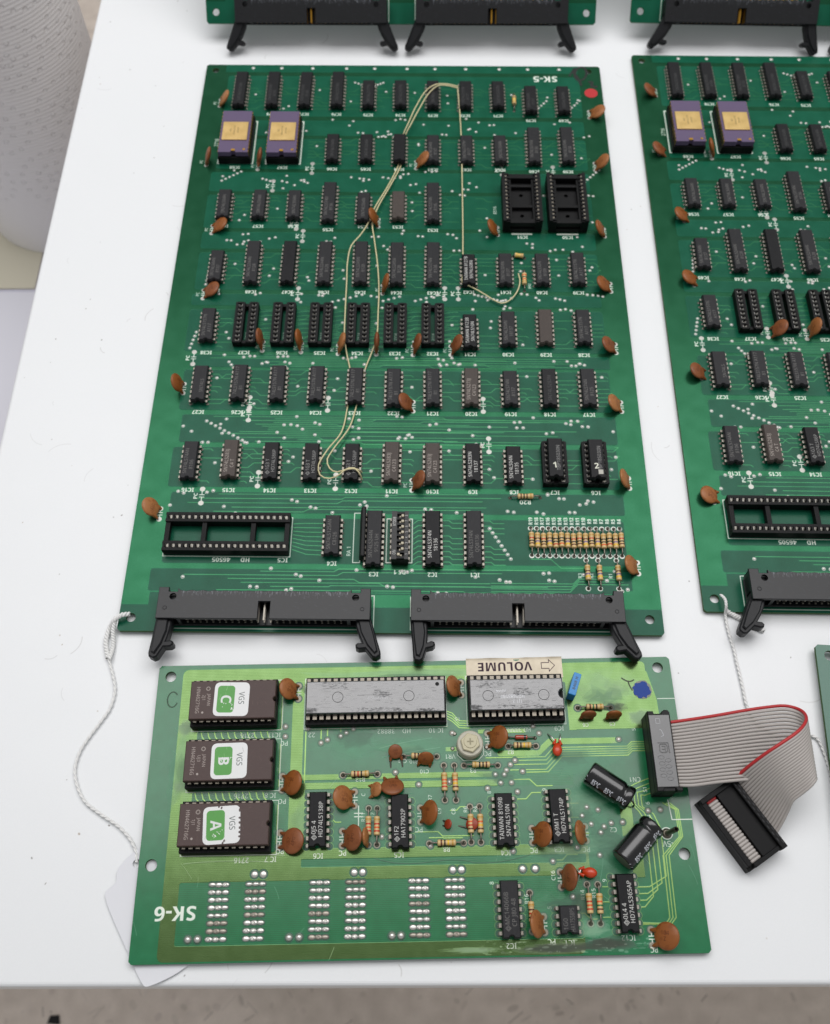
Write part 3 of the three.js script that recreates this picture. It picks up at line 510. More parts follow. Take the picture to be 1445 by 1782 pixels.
function purpleChip(board, cx, cz) {
  put(board, 'chip_socket', merge([rspan(-8.4, 8.4, 0.3, 4.6, -15.6, 15.6, 0.2)]), M.socket, cx, BOARD_Y, cz);
  const s = new THREE.Shape(); s.moveTo(-7.7, -15.2); s.lineTo(-1.3, -15.2); s.absarc(0, -15.2, 1.3, Math.PI, 0, true); s.lineTo(7.7, -15.2); s.lineTo(7.7, 15.2); s.lineTo(-7.7, 15.2); s.closePath();
  const g = new THREE.ExtrudeGeometry(s, { depth: 2.6, bevelEnabled: true, bevelThickness: 0.15, bevelSize: 0.15, bevelOffset: -0.15, bevelSegments: 1, curveSegments: 8 }); g.rotateX(-Math.PI / 2);
  const m = put(board, 'ceramic_chip', g, M.purple, cx, BOARD_Y + 5.2, cz);
  const lid = put(m, 'chip_lid', merge([rbox(13.1, 0.7, 13.0, 0.15, 0, 3.05, 0.3)]), lidMat);
  uvCell(lid.geometry, [64, 64], 9.2 / MM, 128, 128, false);
  const gl = [];
  for (let i = 0; i < 12; i++) for (const t of [-1, 1]) gl.push(box(0.25, 4.4, 1.2, t * 7.82, 0.2, (i - 5.5) * 2.54));
  gl.push(box(1.9, 0.08, 1.3, 0, 2.8, 13.6), cyl(0.7, 0.7, 0.08, 10, 5.6, 2.8, 13.2));
  stuff(put(m, 'pin_row', merge(gl), M.gold));
}
const lidMat = (() => {
  const c = canvas(128, 128), x = c.getContext('2d'); x.fillStyle = '#dbb978'; x.fillRect(0, 0, 128, 128); x.fillStyle = 'rgba(70,48,20,0.75)'; x.font = '13px sans-serif'; x.textAlign = 'center';
  x.save(); x.translate(64, 64); x.rotate(-Math.PI / 2); ['ND', 'HN462716', 'JAPAN'].forEach((t, i) => x.fillText(t, 0, -16 + i * 17)); x.restore(); speckle(c, 6, 22, 24);
  return std({ name: 'gold_lid', map: tex(c, true), metalness: 0.6, roughness: 0.36 });
})();
function carrierSocket(board, cx, cz) {                                        // tall socket with a solid floor, two cross bars and holes
  const list = [], tips = [];
  for (const s of [-1, 1]) {
    list.push(rspan(s > 0 ? 6.2 : -9.7, s > 0 ? 9.7 : -6.2, 0.4, 7.6, -16.4, 16.4, 0.3));
    list.push(span(s > 0 ? 8.2 : -9.7, s > 0 ? 9.7 : -8.2, 7.5, 8.4, -16.4, 16.4));
    for (let i = 0; i <= 12; i++) list.push(span(Math.min(s * 6.4, s * 8.3), Math.max(s * 6.4, s * 8.3), 7.5, 8.3, (i - 6) * 2.54 - 0.5, (i - 6) * 2.54 + 0.5));
    for (let i = 0; i < 12; i++) tips.push(box(0.9, 0.5, 1.1, s * 7.7, 7.75, (i - 5.5) * 2.54));
  }
  list.push(slab([[-6.3, -15.2], [6.3, -15.2], [6.3, 15.2], [-6.3, 15.2]], 2.2, 4.0, 0.1, [circleHole(0, -4.6, 1.1), circleHole(0, 9.2, 1.1)]));
  for (const z of [-9.2, 4.6]) list.push(rspan(-6.2, 6.2, 3.9, 6.2, z - 0.9, z + 0.9, 0.3));
  list.push(rspan(-6.3, 6.3, 3.9, 7.4, -16.2, -13.2, 0.3), rspan(-6.3, 6.3, 3.9, 6.6, 13.4, 16.2, 0.3), span(-6.2, -5.2, 3.9, 6.6, -13.2, 13.5), span(5.2, 6.2, 3.9, 6.6, -13.2, 13.5), span(-9.6, 9.6, 0.2, 2.4, -16.2, 16.2));
  const m = put(board, 'chip_socket', merge(list), M.socket, cx, BOARD_Y, cz);
  stuff(put(m, 'contact_row', merge(tips), M.dullTin));
}
function smallSocket(board, cx, cz, rows = 9, H = 4.2) {                       // low socket for a narrow chip, open down the middle
  const list = [], metal = [], len = rows * 2.54 + 0.2;
  for (const s of [-1, 1]) {
    const a = s * 3.15;
    list.push(span(a - 2.2, a + 2.2, 0.3, H - 1.5, -len / 2, len / 2));
    for (const t of [-1, 1]) list.push(span(a + t * 1.65 - 0.55, a + t * 1.65 + 0.55, H - 1.8, H, -len / 2, len / 2));
    for (let i = 0; i <= rows; i++) { const z = (i - rows / 2) * 2.54; list.push(span(a - 1.5, a + 1.5, H - 1.8, H - 0.05, z - 0.42, z + 0.42)); }
    for (let i = 0; i < rows; i++) { const z = (i - (rows - 1) / 2) * 2.54; for (const t of [-1, 1]) { const k = box(0.3, 1.4, 1.05); k.rotateZ(-t * 0.55); k.translate(a + t * 0.5, H - 0.95, z); metal.push(k); } metal.push(cyl(0.3, 0.7, 0.5, 6, s * 3.81, 0.1, z)); }
  }
  for (const z of [-len / 2 + 0.8, len / 2 - 0.8]) list.push(span(-1.6, 1.6, 0.6, H - 1.2, z - 0.8, z + 0.8));
  const m = put(board, 'chip_socket', merge(list), M.socket, cx, BOARD_Y, cz);
  stuff(put(m, 'contact_row', merge(metal), M.solder));
  return m;
}
function largeBoard(x, y, z, turn, limit, caps, latchTurn = 0) {
  const b = thing('circuit_board', x, y, z, turn), seen = (q) => q < limit;
  boardPlate(b, W5, L5, mask5, [[5.3, 4.7, 1.9], [212, 4.2, 1.9], [4.9, 329.2, 1.9], [213.2, 328.2, 1.9]]);
  domes(b, spots5.filter((s) => seen(s[0])));
  for (const [c, cz, len, n, style, lines, mark] of CHIPS5) if (seen(COLS[c] + 4)) chip(b, COLS[c] + (c < 4 && cz < 30 ? 0.6 : 0), cz, len, n, style, lines, { mark });
  purpleChip(b, 22.8, 61.4); purpleChip(b, 47.7, 61.5);
  for (let c = 1; c < 7; c++) if (seen(COLS[c] + 5)) smallSocket(b, COLS[c], 183);
  frameSocket(b, 14.6, 66.6, 283.9, 301.5, 5, 20, [-24.9, -9.6, 10.8, 24.9]);
  for (const [a, c, dx, dz, h] of caps) ceramicCap(b, a, c, dx, dz, h, 4.2);
  boxHeader(b, 17.2, 319.6, latchTurn, 0.2);
  return b;
}
const boardA = largeBoard(-115.1, 0, -473.58, 0.0123, 999, CAP5);
tag(boardA, 'whole large green circuit board with cream jumper wires across its rows of black chips', 'circuit board');
boxHeader(boardA, 117.4, 319.7, 0.17, 0.28);
carrierSocket(boardA, 170.3, 106.5); carrierSocket(boardA, 193, 106.5);
{
  const b = boardA;
  chip(b, 84.3, 293.2, 18.4, 7, 'soft', ['SN74LS125AN', 'C8126']); chip(b, 101.6, 294.4, 25.2, 10, 'soft', ['SN74LS244N', '9125 UH']); chip(b, 126, 294.2, 25.2, 10, 'white', ['SN74LS374N', '18136']); chip(b, 143.3, 294.2, 25.2, 10, 'soft', ['SN74LS374N', 'QQ8136']);
  for (const [x, t] of [[178.6, '1'], [196, '2']]) {                          // two chips in sockets, numbered in white
    smallSocket(b, x, 257.8, 8, 4.4);
    chip(b, x, 257.6, 19.4, 8, 'black', ['', 'TBP18S030N'], { lift: 4.6, number: t });
    put(b, 'paint_spot', rbox(2.0, 0.06, 2.2, 0.02, 0, 0, 0), std({ color: 0xb5b4aa, roughness: 0.7, name: 'paint_spot' }), x + 1.3, BOARD_Y + 7.95, 264.6);
  }
  // resistors
  const bands = ['nkrd', 'yvnd', 'nkrd', 'yvnd', 'rkkd', 'okkd', 'yvnd', 'nkrd', 'nkrd', 'yvnd', 'nkrd', 'yvnd', 'okkd', 'rkkd', 'yvnd', 'nkrd'];
  bands.forEach((t, i) => { const q = 167.2 + i * 2.49, w = ((i * 7) % 5 - 2) * 0.12; resistor(b, [q, 300.4 + w], [q + 0.1, 287.7 + w], t, { len: 6.9, r: 1.12 }); });
  for (const q of [189.5, 194.4, 202]) resistor(b, [q + 0.1, 315], [q, 302.3], 'yvnd', { r: 1.15 });
  resistor(b, [159.1, 273.3], [172, 273.1], 'nknd'); resistor(b, [170.2, 147.8], [170, 160.2], 'okod'); resistor(b, [169.9, 23.3], [169.7, 35.9], 'kyyd', { len: 6 }); resistor(b, [165.2, 138.8], [171, 139.6], 'yyyd', { len: 4.4 });
  // switch block, resistor network
  const sw = [], rimZ = 22;
  sw.push(rspan(-3.5, 3.5, 0.3, 4.6, -rimZ / 2, rimZ / 2, 0.2), span(-3.5, -1.3, 4.5, 6, -11, 11), span(1.9, 3.5, 4.5, 6, -11, 11));
  for (let i = 0; i <= 8; i++) sw.push(span(-1.4, 2.0, 4.5, 5.98, (i - 4) * 2.54 - 0.45, (i - 4) * 2.54 + 0.45));
  const ds = put(b, 'dip_switch', merge(sw), M.black, 112.5, BOARD_Y, 294.2);
  for (let i = 0; i < 8; i++) { const k = merge([rbox(1.25, 1.9, 1.25, 0.35, i === 7 ? -0.5 : 1.05, 5.5, 0), rbox(0.7, 0.5, 0.9, 0.2, i === 7 ? 0.5 : 0, 4.9, 0)]); put(ds, 'switch_lever', k, leverMat, 0, 0, (i - 3.5) * 2.54); }
  {
    const c = canvas(128, 512), k = c.getContext('2d'); k.fillStyle = '#151516'; k.fillRect(0, 0, 128, 512);
    for (let i = 0; i < 8; i++) print(k, String(8 - i), 108, 46 + i * 59, 30, '#b8b8b4', -Math.PI / 2);
    print(k, 'KTD08', 22, 110, 34, '#c4c4c0', -Math.PI / 2); print(k, 'ON', 22, 440, 34, '#b8b8b4', -Math.PI / 2);
    const mt = phys({ name: 'switch_print', map: tex(c, true), roughness: 0.5 });
    for (const [a, w] of [[-2.4, 2.2], [2.7, 1.6]]) { const g = new THREE.PlaneGeometry(w, 22); g.rotateX(-Math.PI / 2); const uv = g.attributes.uv; for (let i = 0; i < 4; i++) uv.setX(i, a < 0 ? uv.getX(i) * 0.34 : 0.72 + uv.getX(i) * 0.26); put(ds, 'switch_print', g, mt, a, 6.02, 0); }
  }
  stuff(put(ds, 'pin_row', pins(8), M.tin, 0, 0, 0));
  const net = rbox(2.0, 5.4, 23.2, 0.7, 0, 3.4, 0); net.rotateZ(-0.16);
  const ra = put(b, 'resistor_network', net, M.black, 96.4, BOARD_Y, 292.4);
  const rl = []; for (let i = 0; i < 9; i++) rl.push(box(0.3, 1.2, 0.6, -0.2, 0.3, (i - 4) * 2.54)); stuff(put(ra, 'pin_row', merge(rl), M.tin));
  // red dot and felt pen
  put(b, 'round_sticker', cyl(3.6, 3.6, 0.12, 36, 0, 0, 0), std({ name: 'red_sticker', color: 0xb5262a, roughness: 0.7 }), 212.2, BOARD_Y + 0.08, 21.6);
  const ink = std({ name: 'felt_pen', color: 0x070b09, roughness: 0.6 }), flatTube = (pts, w) => { const g = tube(pts, w, 40, 6); g.scale(1, 0.05, 1); return g; };
  const loop = []; for (let i = 0; i <= 26; i++) { const a = i / 26 * 6.6; loop.push([207.6 + Math.cos(a) * 3.2 - Math.sin(a) * 0.8, 0, 6 + Math.sin(a) * 5.4]); }
  put(b, 'pen_mark', merge([flatTube([[204.8, 0, 1.4], [203.6, 0, 4], [206, 0, 10], [207.4, 0, 15.6]], 0.8), flatTube([[204.8, 0, 1.4], [202.2, 0, 6], [201.2, 0, 8]], 0.6), flatTube(loop, 0.75), flatTube([[211.4, 0, 12.4], [213.6, 0, 13], [212.8, 0, 15.4], [215.4, 0, 16.6], [215.4, 0, 15.6]], 0.8)]), ink, 0, BOARD_Y + 0.06, 0);
  // jumper wires laid over the chips
  const wire = (pts, r = 0.34) => put(b, 'jumper_wire', tube(pts.map(([x, y, q]) => [x, y, q]), r, 120, 7), M.cream, 0, BOARD_Y, 0);
  wire(JW[0]); wire(JW[1]); wire(JW[2]);
}
const boardC = largeBoard(122.4, -0.6, -481.2, 0.0175, 118, CAPC, -0.34);
tag(boardC, 'large green circuit board cut off by the right edge, with two gold-lidded purple chips', 'circuit board');

// ---------------------------------------------------------------- the two boards at the far edge, only their headers in view
function farBoard(x, z, turn, turns, label) {                                 // near edge on the table side, far edge propped up
  const b = thing('circuit_board', x, 8, z, turn); b.rotation.order = 'YXZ'; b.rotation.x = 0.8;
  boardPlate(b, W5, L5, mask5, [[5.3, 4.7, 1.9], [213, 4.2, 1.9], [5.4, 329, 1.9], [213.2, 329, 1.9]]).position.z = -L5 * MM;
  boxHeader(b, 17.4, 322.4 - L5, turns[0], turns[1], true); boxHeader(b, 117.6, 322.4 - L5, turns[2], turns[3], true);
  for (const a of [20, 196]) { const p = put(b, 'prop_leg', cyl(3, 3, 220, 14, 0, -110, 0), M.black, a, BOARD_Y - 1.6, -300); p.rotation.x = -0.8; }
  tag(b, label, 'circuit board'); return b;
}
farBoard(-116.3, -500.6, 0.009, [-0.3, 0.32, -0.32, 0.3], 'green circuit board at the far edge, on the left, showing both black latch headers');
farBoard(121.9, -500.4, 0.03, [-0.42, 0.12, -0.3, 0.3], 'green circuit board in the far right corner, its black latch header partly out of frame');

// ---------------------------------------------------------------- the small board
const W6 = 200, L6 = 106.5;
const PAL6 = {
  sub: ['#176c42', 'rgb(0,50,0)', '#000'], pour: ['#587243', 'rgb(0,46,185)', '#808080'], trace: ['#7d9a55', 'rgb(0,72,140)', '#808080'], silk: ['#dfe6da', 'rgb(0,150,0)', '#a8a8a8'],
  bare: ['#7f796c', 'rgb(0,110,170)', '#a0a0a0'], rim: ['#16543a', 'rgb(0,80,0)', '#303030'], hatch: ['rgba(58,84,30,0.42)', 'rgba(0,66,170,0.5)', 'rgba(112,112,112,0.5)'],
  film: ['rgba(120,160,132,', 'rgba(0,150,0,', 'rgba(128,128,128,'], stain: ['rgba(14,52,34,', 'rgba(0,100,10,', 'rgba(128,128,128,'], soil: ['rgba(62,70,58,', 'rgba(0,190,20,', 'rgba(120,120,120,'], pale: ['rgba(150,178,150,', 'rgba(0,200,0,', 'rgba(190,190,190,'], gouge: ['rgba(205,220,200,', 'rgba(0,200,0,', 'rgba(255,255,255,'],
};
const DOTS6 = [[41.6, 78], [44.7, 78], [77, 78], [80, 78], [112.1, 77.8], [115.2, 77.8], [19.8, 98.9], [23.1, 98.9], [54.7, 98.9], [58.2, 98.9], [90.3, 99], [93.4, 99], [137, 78], [141.5, 78], [153, 78.3]];
const VIA6 = [[64, 31.5], [66.4, 30.4], [71.4, 29], [73.5, 27.8], [76.2, 26.3], [144.5, 26.5], [146.6, 29.4], [176.6, 32.3], [100.6, 47.7], [129.2, 44.5], [132.5, 44.6], [131, 47.6], [135, 47.6], [136.8, 39.5], [135, 41], [133.4, 43], [139.4, 43.6], [126, 49.6], [137, 51], [160, 60], [162, 57], [166, 58], [163, 63], [166.2, 66], [167.6, 64], [184.3, 58.7], [188.8, 58.4], [170.3, 62.8], [174.5, 62.6], [157.2, 71], [148, 75.6], [165, 73.8], [50.3, 25], [50.4, 28.8], [86.8, 66], [154, 87.6], [134, 71.9], [104.4, 69.5], [90, 57.4], [112, 47], [92, 43], [59, 25.8], [113.7, 28.7]];
const CAP6 = [[54.8, 11.7, -3.6, -.4, 3.7, 4.2], [50, 46.2, 4.3, .6, 3.5, 4.6], [50, 66.5, 5, .7, 2.5, 4.6], [117.8, 11.5, -3.2, .1, 4.1, 4.2], [127.1, 31.6, 3.8, -.1, 3.8, 4.4], [76.9, 52.4, -4.1, .1, 3.5, 4.4], [72.6, 66.3, 4, .4, 3.9, 4.6], [101, 58.6, 3.3, 0, 4.4, 4.5], [141.3, 66.6, 3.3, .3, 4.4, 4.5], [160.6, 66.3, -2.6, .3, 4.6, 4.3], [150.3, 81.8, 2.4, -.1, 5.1, 4.6], [143.2, 96.4, -3, .1, 4.7, 4.6], [180.1, 101.3, 4.4, -.2, 3.4, 4.6]];
function paint6(x, P, r) {
  x.fillStyle = P('sub'); x.fillRect(0, 0, W6, L6);
  const pour = (pts) => { x.fillStyle = P('pour'); x.beginPath(); pts.forEach(([a, b], i) => (i ? x.lineTo(a, b) : x.moveTo(a, b))); x.closePath(); x.fill(); };
  x.fillStyle = P('pour');
  roundRect(x, 9.6, 1.8, 161, 80.4, 2.4); roundRect(x, 9.6, 70, 157, 106, 2.2); roundRect(x, 158.5, 1.7, 190, 28.2, 1.6);
  pour([[158.5, 1.7], [186, 1.7], [190.5, 6], [193, 17], [193.2, 25], [186, 28.2], [158.5, 28.2]]);
  x.fillStyle = P('sub');
  for (const [a, b, c, d] of [[17, 26.2, 49.5, 31.6], [17, 48.8, 49.5, 54], [49.2, 9.6, 52.8, 69.8], [57.2, 9.4, 158.3, 43.4], [57.2, 45.2, 130, 46.4], [58.5, 48.6, 181, 69.6], [130, 28.4, 181, 69.6], [58, 73, 160, 76.2], [15.2, 80.4, 157, 101], [157, 80.6, 200, 104.2], [17, 8.6, 48.5, 26], [17, 31, 48.5, 48.8], [17, 53.6, 48.5, 70.6]]) roundRect(x, a, b, c, d, 0.8);
  x.fillStyle = P('pour');
  for (const [a, b, c, d] of [[57.2, 43.3, 129.5, 45.3], [54.2, 46.3, 129.5, 48.7], [53, 27, 57, 76], [55, 69.6, 160, 73.2], [58, 76, 157.5, 80.3], [123.5, 27.5, 141.5, 29.1], [174, 55.8, 178.4, 67.5], [176.2, 74, 180.4, 81.6], [111, 34, 123, 35.6], [53, 16.2, 55, 24]]) roundRect(x, a, b, c, d, 0.3);
  line(x, [[131.5, 36.8], [145.6, 36.8], [150.4, 32.6], [176.4, 32.6]], 2.3, P('pour'));
  // brushed lines in the copper under the mask
  for (let z = 1.4; z < 106; z += 0.62) { line(x, [[9.8, z], [57, z + 0.05]], 0.14, P('hatch')); line(x, [[57, z], [158, z]], z > 69 || (z > 43 && z < 49) || z < 9.4 ? 0.14 : 0.0001, P('hatch')); line(x, [[158, z], [192, z]], z < 28 ? 0.1 : 0.0001, P('hatch')); }
  const T = P('trace'), t = (pts, w = 0.42) => line(x, pts, w, T);
  for (let i = 0; i < 5; i++) t([[64 + [0, 2.4, 7.4, 9.5, 12.2][i], 26], [64 + [0, 2.4, 7.4, 9.5, 12.2][i], 31.5 - [0, 1.1, 2.5, 3.7, 5.2][i]]], 0.5);
  for (let i = 0; i < 11; i++) { t([[18.5 + i * 2.5, 26.8], [19 + i * 2.5, 28.6], [20.4 + i * 2.5, 30.2], [20.6 + i * 2.5, 31.4]], 0.42); t([[18 + i * 2.5, 49.2], [18.6 + i * 2.5, 51.4], [20 + i * 2.5, 52.8], [20.2 + i * 2.5, 53.8]], 0.46); }
  for (let i = 0; i < 4; i++) t([[111.5, 20 + i * 0.9], [114, 21 + i * 1.1], [116.5, 24 + i * 0.9], [120.5, 24.2 + i * 0.9]], 0.4);
  t([[58.2, 27], [58.2, 46]], 0.5); t([[57.3, 26.2], [112, 26.2]], 0.25);
  for (let i = 0; i < 5; i++) {
    const z = 34.9 + i * 0.85, e = [38.3, 39.5, 41, 43, 43.9][i], xe = [126, 136.8, 135, 133.4, 139.6][i], a = 151.6 + i * 0.75;
    t([[186, z - 1.6], [181.2, z - 1.6], [179.4, z], [a, z], [a - (e - z), e], [xe, e]], 0.42);
  }
  for (let i = 0; i < 4; i++) t([[186, 47 + i * 1.8], [180.5 + i * 1.1, 49 + i * 1.4], [178.6 + i * 1.25, 50 + i], [178.6 + i * 1.25, 56 + i * 0.4], [181 + i * 1.7, 59 + i * 0.3], [182.6 + i * 1.8, 62 + i], [182.4 + i * 1.8, 88 - i * 2.2], [179 + i * 0.8, 91.4 - i * 2.2], [176, 91.4 - i * 2.2]], 0.42);
  for (let i = 0; i < 3; i++) t([[190 + i * 1.2, 56], [194.2 + i * 0.6, 58.5], [194.4 + i * 0.6, 68], [187.6 + i * 1.1, 74.4], [187.2 + i * 1.1, 95], [185.6 + i, 97], [176, 97 - i * 0.3]], 0.42);
  for (const [a, b, c, d] of [[67.8, 59.5, 72, 60.6], [96.5, 64.6, 120, 66.2], [112, 57.2, 118.6, 56], [96.8, 54.6, 90, 59], [135, 53.6, 147, 51.4], [153.6, 65.2, 161.8, 66.2], [148, 75.2, 157, 73.4], [104, 66.7, 116, 66.9], [155.5, 93, 162, 95], [135.5, 46.5, 150, 49]]) t([[a, b], [(a + c) / 2 - 1, b], [(a + c) / 2 + Math.abs(d - b) - 1, d], [c, d]], 0.4);
  for (let i = 0; i < 7; i++) { t([[60.2, 52.8 + i * 2.6], [58.8, 52.8 + i * 2.6]], 0.8); if (i % 2) t([[155, 53 + i * 2.5], [159, 53 + i * 2.5]], 0.35); if (i % 2) t([[168, 82 + i * 2.5], [164, 82 + i * 2.5]], 0.35); }
  // dark clearances round pads, then bare metal
  const ring = (a, b, q, k = P('bare')) => { x.fillStyle = k; x.beginPath(); x.arc(a, b, q, 0, 7); x.fill(); };
  const pads = [], soft = [];
  for (const [a, b] of VIA6) pads.push([a, b, 0.95]);
  for (const [a, b] of DOTS6) pads.push([a, b, 1.3]);
  for (const [a, b] of CAP6) pads.push([a, b - 2.5, 1.25], [a, b + 2.5, 1.25]);
  for (const [p, q] of RES6) pads.push([p[0], p[1], 1.2], [q[0], q[1], 1.2]);
  for (const [cx, cz, n] of [[63.9, 60.2, 8], [93.6, 61.3, 7], [131.2, 61.3, 7], [151.1, 60.5, 8], [131.5, 91.4, 7], [151.3, 95.3, 4], [172.1, 90.2, 8]]) for (let i = 0; i < n; i++) for (const s of [-1, 1]) soft.push([cx + s * 4.2, cz + (i - (n - 1) / 2) * 2.54, 1.3]);
  for (const [a, b, q] of soft) { ring(a, b, q + 0.12, P('trace')); ring(a, b, q, P('rim')); }
  for (const [a, b, q] of pads) ring(a, b, q + 0.45, P('rim'));
  for (const [a, b, q] of pads) ring(a, b, q);
  for (const a of [29.5, 42.4, 65, 77.7, 100.1, 112.8]) for (let i = 0; i < 8; i++) { x.fillStyle = P('rim'); roundRect(x, a - 4.1, 81.2 + i * 2.54 - 1.15, a + 3.8, 81.2 + i * 2.54 + 1.15, 1); }
  // print
  const K = P('silk'), num = (q, a, b, s = 2.2) => print(x, q, a, b, s * 1.12, K);
  print(x, 'SK-6', 14.6, 90.6, 6.6, K, Math.PI, 1.12, 'bold');
  num('IC11', 46.2, 28.2); num('2716', 36, 28.2); num('IC 8', 45.8, 50.6); num('2716', 35, 50.6); num('IC 7', 47, 73); num('2716', 36.6, 73.2);
  num('IC 10', 107.6, 27.5); num('HD', 96.4, 27.5); num('38882', 88.6, 27.5); num('22', 60.4, 28.4); num('IC9', 154.4, 27.6); num('HD 38880', 139, 27.9, 1.9); num('15', 116, 23.4, 1.8);
  num('IC6', 64, 72.2); num('IC5', 93, 72.4); num('IC4', 131.4, 72.4); num('IC3', 150.6, 71.6); num('IC2', 131.4, 103); num('IC1', 151.6, 102.4); num('IC12', 172, 101.2);
  num('VR1', 112.6, 37.6, 2.1); num('R13', 79, 45.6 - 0.2, 2); num('R10', 99, 39.3, 1.8); num('R2', 135.4, 36.3, 1.9); num('R3', 121, 42.9, 1.9); num('R8', 110.2, 70.8, 2); num('C11', 94.6, 39, 1.8); num('C10', 102.8, 43, 1.8);
  num('C2', 170.8, 65.2, 2.1); num('C4', 183.6, 61, 2); num('C5', 174.8, 26.4, 1.8); num('C6', 164.6, 26.6, 1.8); num('CN1', 180.8, 47.4, 2.1); num('PC', 50.2, 31.4, 2.2); num('PC', 50.4, 52.8, 2.2); num('PC', 50.4, 70.4, 2.2); num('PC', 72.8, 71.4, 2.2); num('PC', 126.8, 36.8, 2.2); num('PC', 100.4, 63.8, 2.2); num('PC', 141.6, 71.8, 2.2); num('PC', 160.4, 71.8, 2.2); num('PC', 145.4, 102, 2.2); num('PC', 180.4, 106 - 0.8, 2.1); num('-5V', 190, 70.4, 2.4);
  [['C16', 147.6, 80.4], ['R14', 157.4, 87], ['R15', 161.4, 86.6], ['R16', 137.6, 88], ['R11', 80, 59], ['R12', 83.4, 59], ['C9', 107.8, 57.4], ['C8', 113, 57.6], ['R6', 117.4, 57], ['R4', 121, 57], ['C', 80, 51], ['R7', 104.6, 52.6], ['8', 125.6, 82.5], ['5', 145.4, 91], ['9', 165.6, 82.4], ['9', 146.8, 50.4], ['8', 126.4, 51], ['S', 182.6, 28.6], ['S1', 184, 51], ['6', 184.4, 56]].forEach(([q, a, b]) => print(x, q, a, b, 2, K, -Math.PI / 2));
  const box4 = (a, b, c, d, w = 0.3) => line(x, [[a, b], [c, b], [c, d], [a, d], [a, b]], w, K);
  box4(14.6, 6.6, 49, 26.2); box4(14.6, 29.6, 49, 48.9); box4(14.6, 52.4, 49, 71.4); box4(57.4, 6.4, 111.8, 26.1); box4(119.6, 6.4, 157.2, 26);
  line(x, [[115.3, 34], [115.3, 37], [117.6, 39.2], [123, 39.2], [125.2, 37], [125.2, 34]], 0.35, K); line(x, [[193.3, 16.8], [200, 16.8]], 0.35, K); line(x, [[192, 55], [192.6, 62], [200, 62]], 0.4, K); x.strokeStyle = K; x.lineWidth = 0.4; x.beginPath(); x.arc(190, 66.8, 2, 0, 7); x.stroke();
  for (const [a, b] of CAP6) { line(x, [[a, b - 1.4], [a, b - 0.5]], 0.35, K); line(x, [[a - 1, b - 0.5], [a + 1, b - 0.5]], 0.35, K); line(x, [[a - 1, b + 0.5], [a + 1, b + 0.5]], 0.35, K); line(x, [[a, b + 0.5], [a, b + 1.4]], 0.35, K); }
  line(x, [[78.4, 55], [78.4, 58.4]], 0.4, K); line(x, [[76.9, 57.6], [79.9, 57.6]], 0.4, K); line(x, [[76.9, 58.8], [79.9, 58.8]], 0.4, K); line(x, [[78.4, 58.8], [78.4, 62]], 0.4, K);
  // residue of old flux and adhesive, scratches, scuffed copper
  const blot = (cx, cy, w, h, col, al, n) => { for (let i = 0; i < n; i++) { x.fillStyle = col + (al * (0.4 + r())) + ')'; x.beginPath(); const a0 = r() * 6; for (let k = 0; k < 11; k++) { const a = a0 + k / 11 * 6.283, q = 0.35 + 0.65 * r(); const px = cx + (r() - 0.5) * 0.3 * w + Math.cos(a) * w * q / 2, py = cy + (r() - 0.5) * 0.3 * h + Math.sin(a) * h * q / 2; k ? x.lineTo(px, py) : x.moveTo(px, py); } x.closePath(); x.fill(); } };
  const G = P('soil'), Q = P('pale'), S = P('gouge'), F = P('film'), B = P('stain');
  for (const [a, b, w, h] of [[75, 32, 34, 16], [100, 34, 30, 10], [130, 45, 30, 10], [158, 40, 40, 14], [160, 58, 36, 20], [152, 74, 50, 12], [60, 60, 20, 16], [90, 60, 40, 20], [170, 70, 30, 30], [150, 92, 40, 18], [12, 40, 12, 40], [170, 14, 34, 20], [100, 5, 90, 6]]) { blot(a, b, w, h, F, 0.07, 5); blot(a + 6 * r() - 3, b + 4 * r() - 2, w * 0.5, h * 0.5, B, 0.1, 4); }
  blot(12.5, 25, 8, 7, Q, 0.1, 9); blot(13, 47, 7, 6, Q, 0.08, 7); blot(94, 34, 24, 6, Q, 0.13, 7); blot(160, 55, 24, 12, Q, 0.1, 8); blot(155, 70, 34, 8, Q, 0.08, 8); blot(165, 103, 20, 5, G, 0.22, 14); blot(148, 104, 30, 3.4, G, 0.2, 14); blot(118, 104, 22, 2.4, Q, 0.12, 8); blot(176, 36, 14, 7, Q, 0.08, 8); blot(176, 20, 10, 5, G, 0.18, 7); blot(180, 12, 18, 10, Q, 0.05, 6); blot(60, 10, 8, 7, G, 0.18, 4); blot(186, 24, 12, 7, Q, 0.1, 10); blot(160, 98, 16, 8, Q, 0.13, 10); blot(158, 90, 9, 12, G, 0.12, 7);
  for (let i = 0; i < 120; i++) { x.fillStyle = (r() < 0.5 ? G : S) + (0.1 + 0.25 * r()) + ')'; x.beginPath(); x.ellipse(120 + r() * 66, 101.4 + r() * 4.2, 0.2 + r() * 1.1, 0.1 + r() * 0.3, 0, 0, 7); x.fill(); }
  for (let i = 0; i < 60; i++) { const a = r() * W6, b = r() * L6, l = 1 + r() * 7, q = r() * 6.3; x.strokeStyle = S + (0.1 + r() * 0.22) + ')'; x.lineWidth = 0.09 + r() * 0.1; x.beginPath(); x.moveTo(a, b); x.quadraticCurveTo(a + Math.cos(q) * l * 0.5 + 0.4, b + Math.sin(q) * l * 0.5, a + Math.cos(q) * l, b + Math.sin(q) * l); x.stroke(); }
  x.strokeStyle = S + '0.4)'; x.lineWidth = 0.18; for (const pts of [[[86, 34], [96, 31.4], [106, 30.4]], [[87, 37.4], [97, 35.6], [109, 34]], [[16, 74], [30, 72.6], [48, 74]], [[15, 69], [30, 70.6], [52, 71.8]]]) { x.beginPath(); x.moveTo(...pts[0]); x.quadraticCurveTo(...pts[1], ...pts[2]); x.stroke(); }
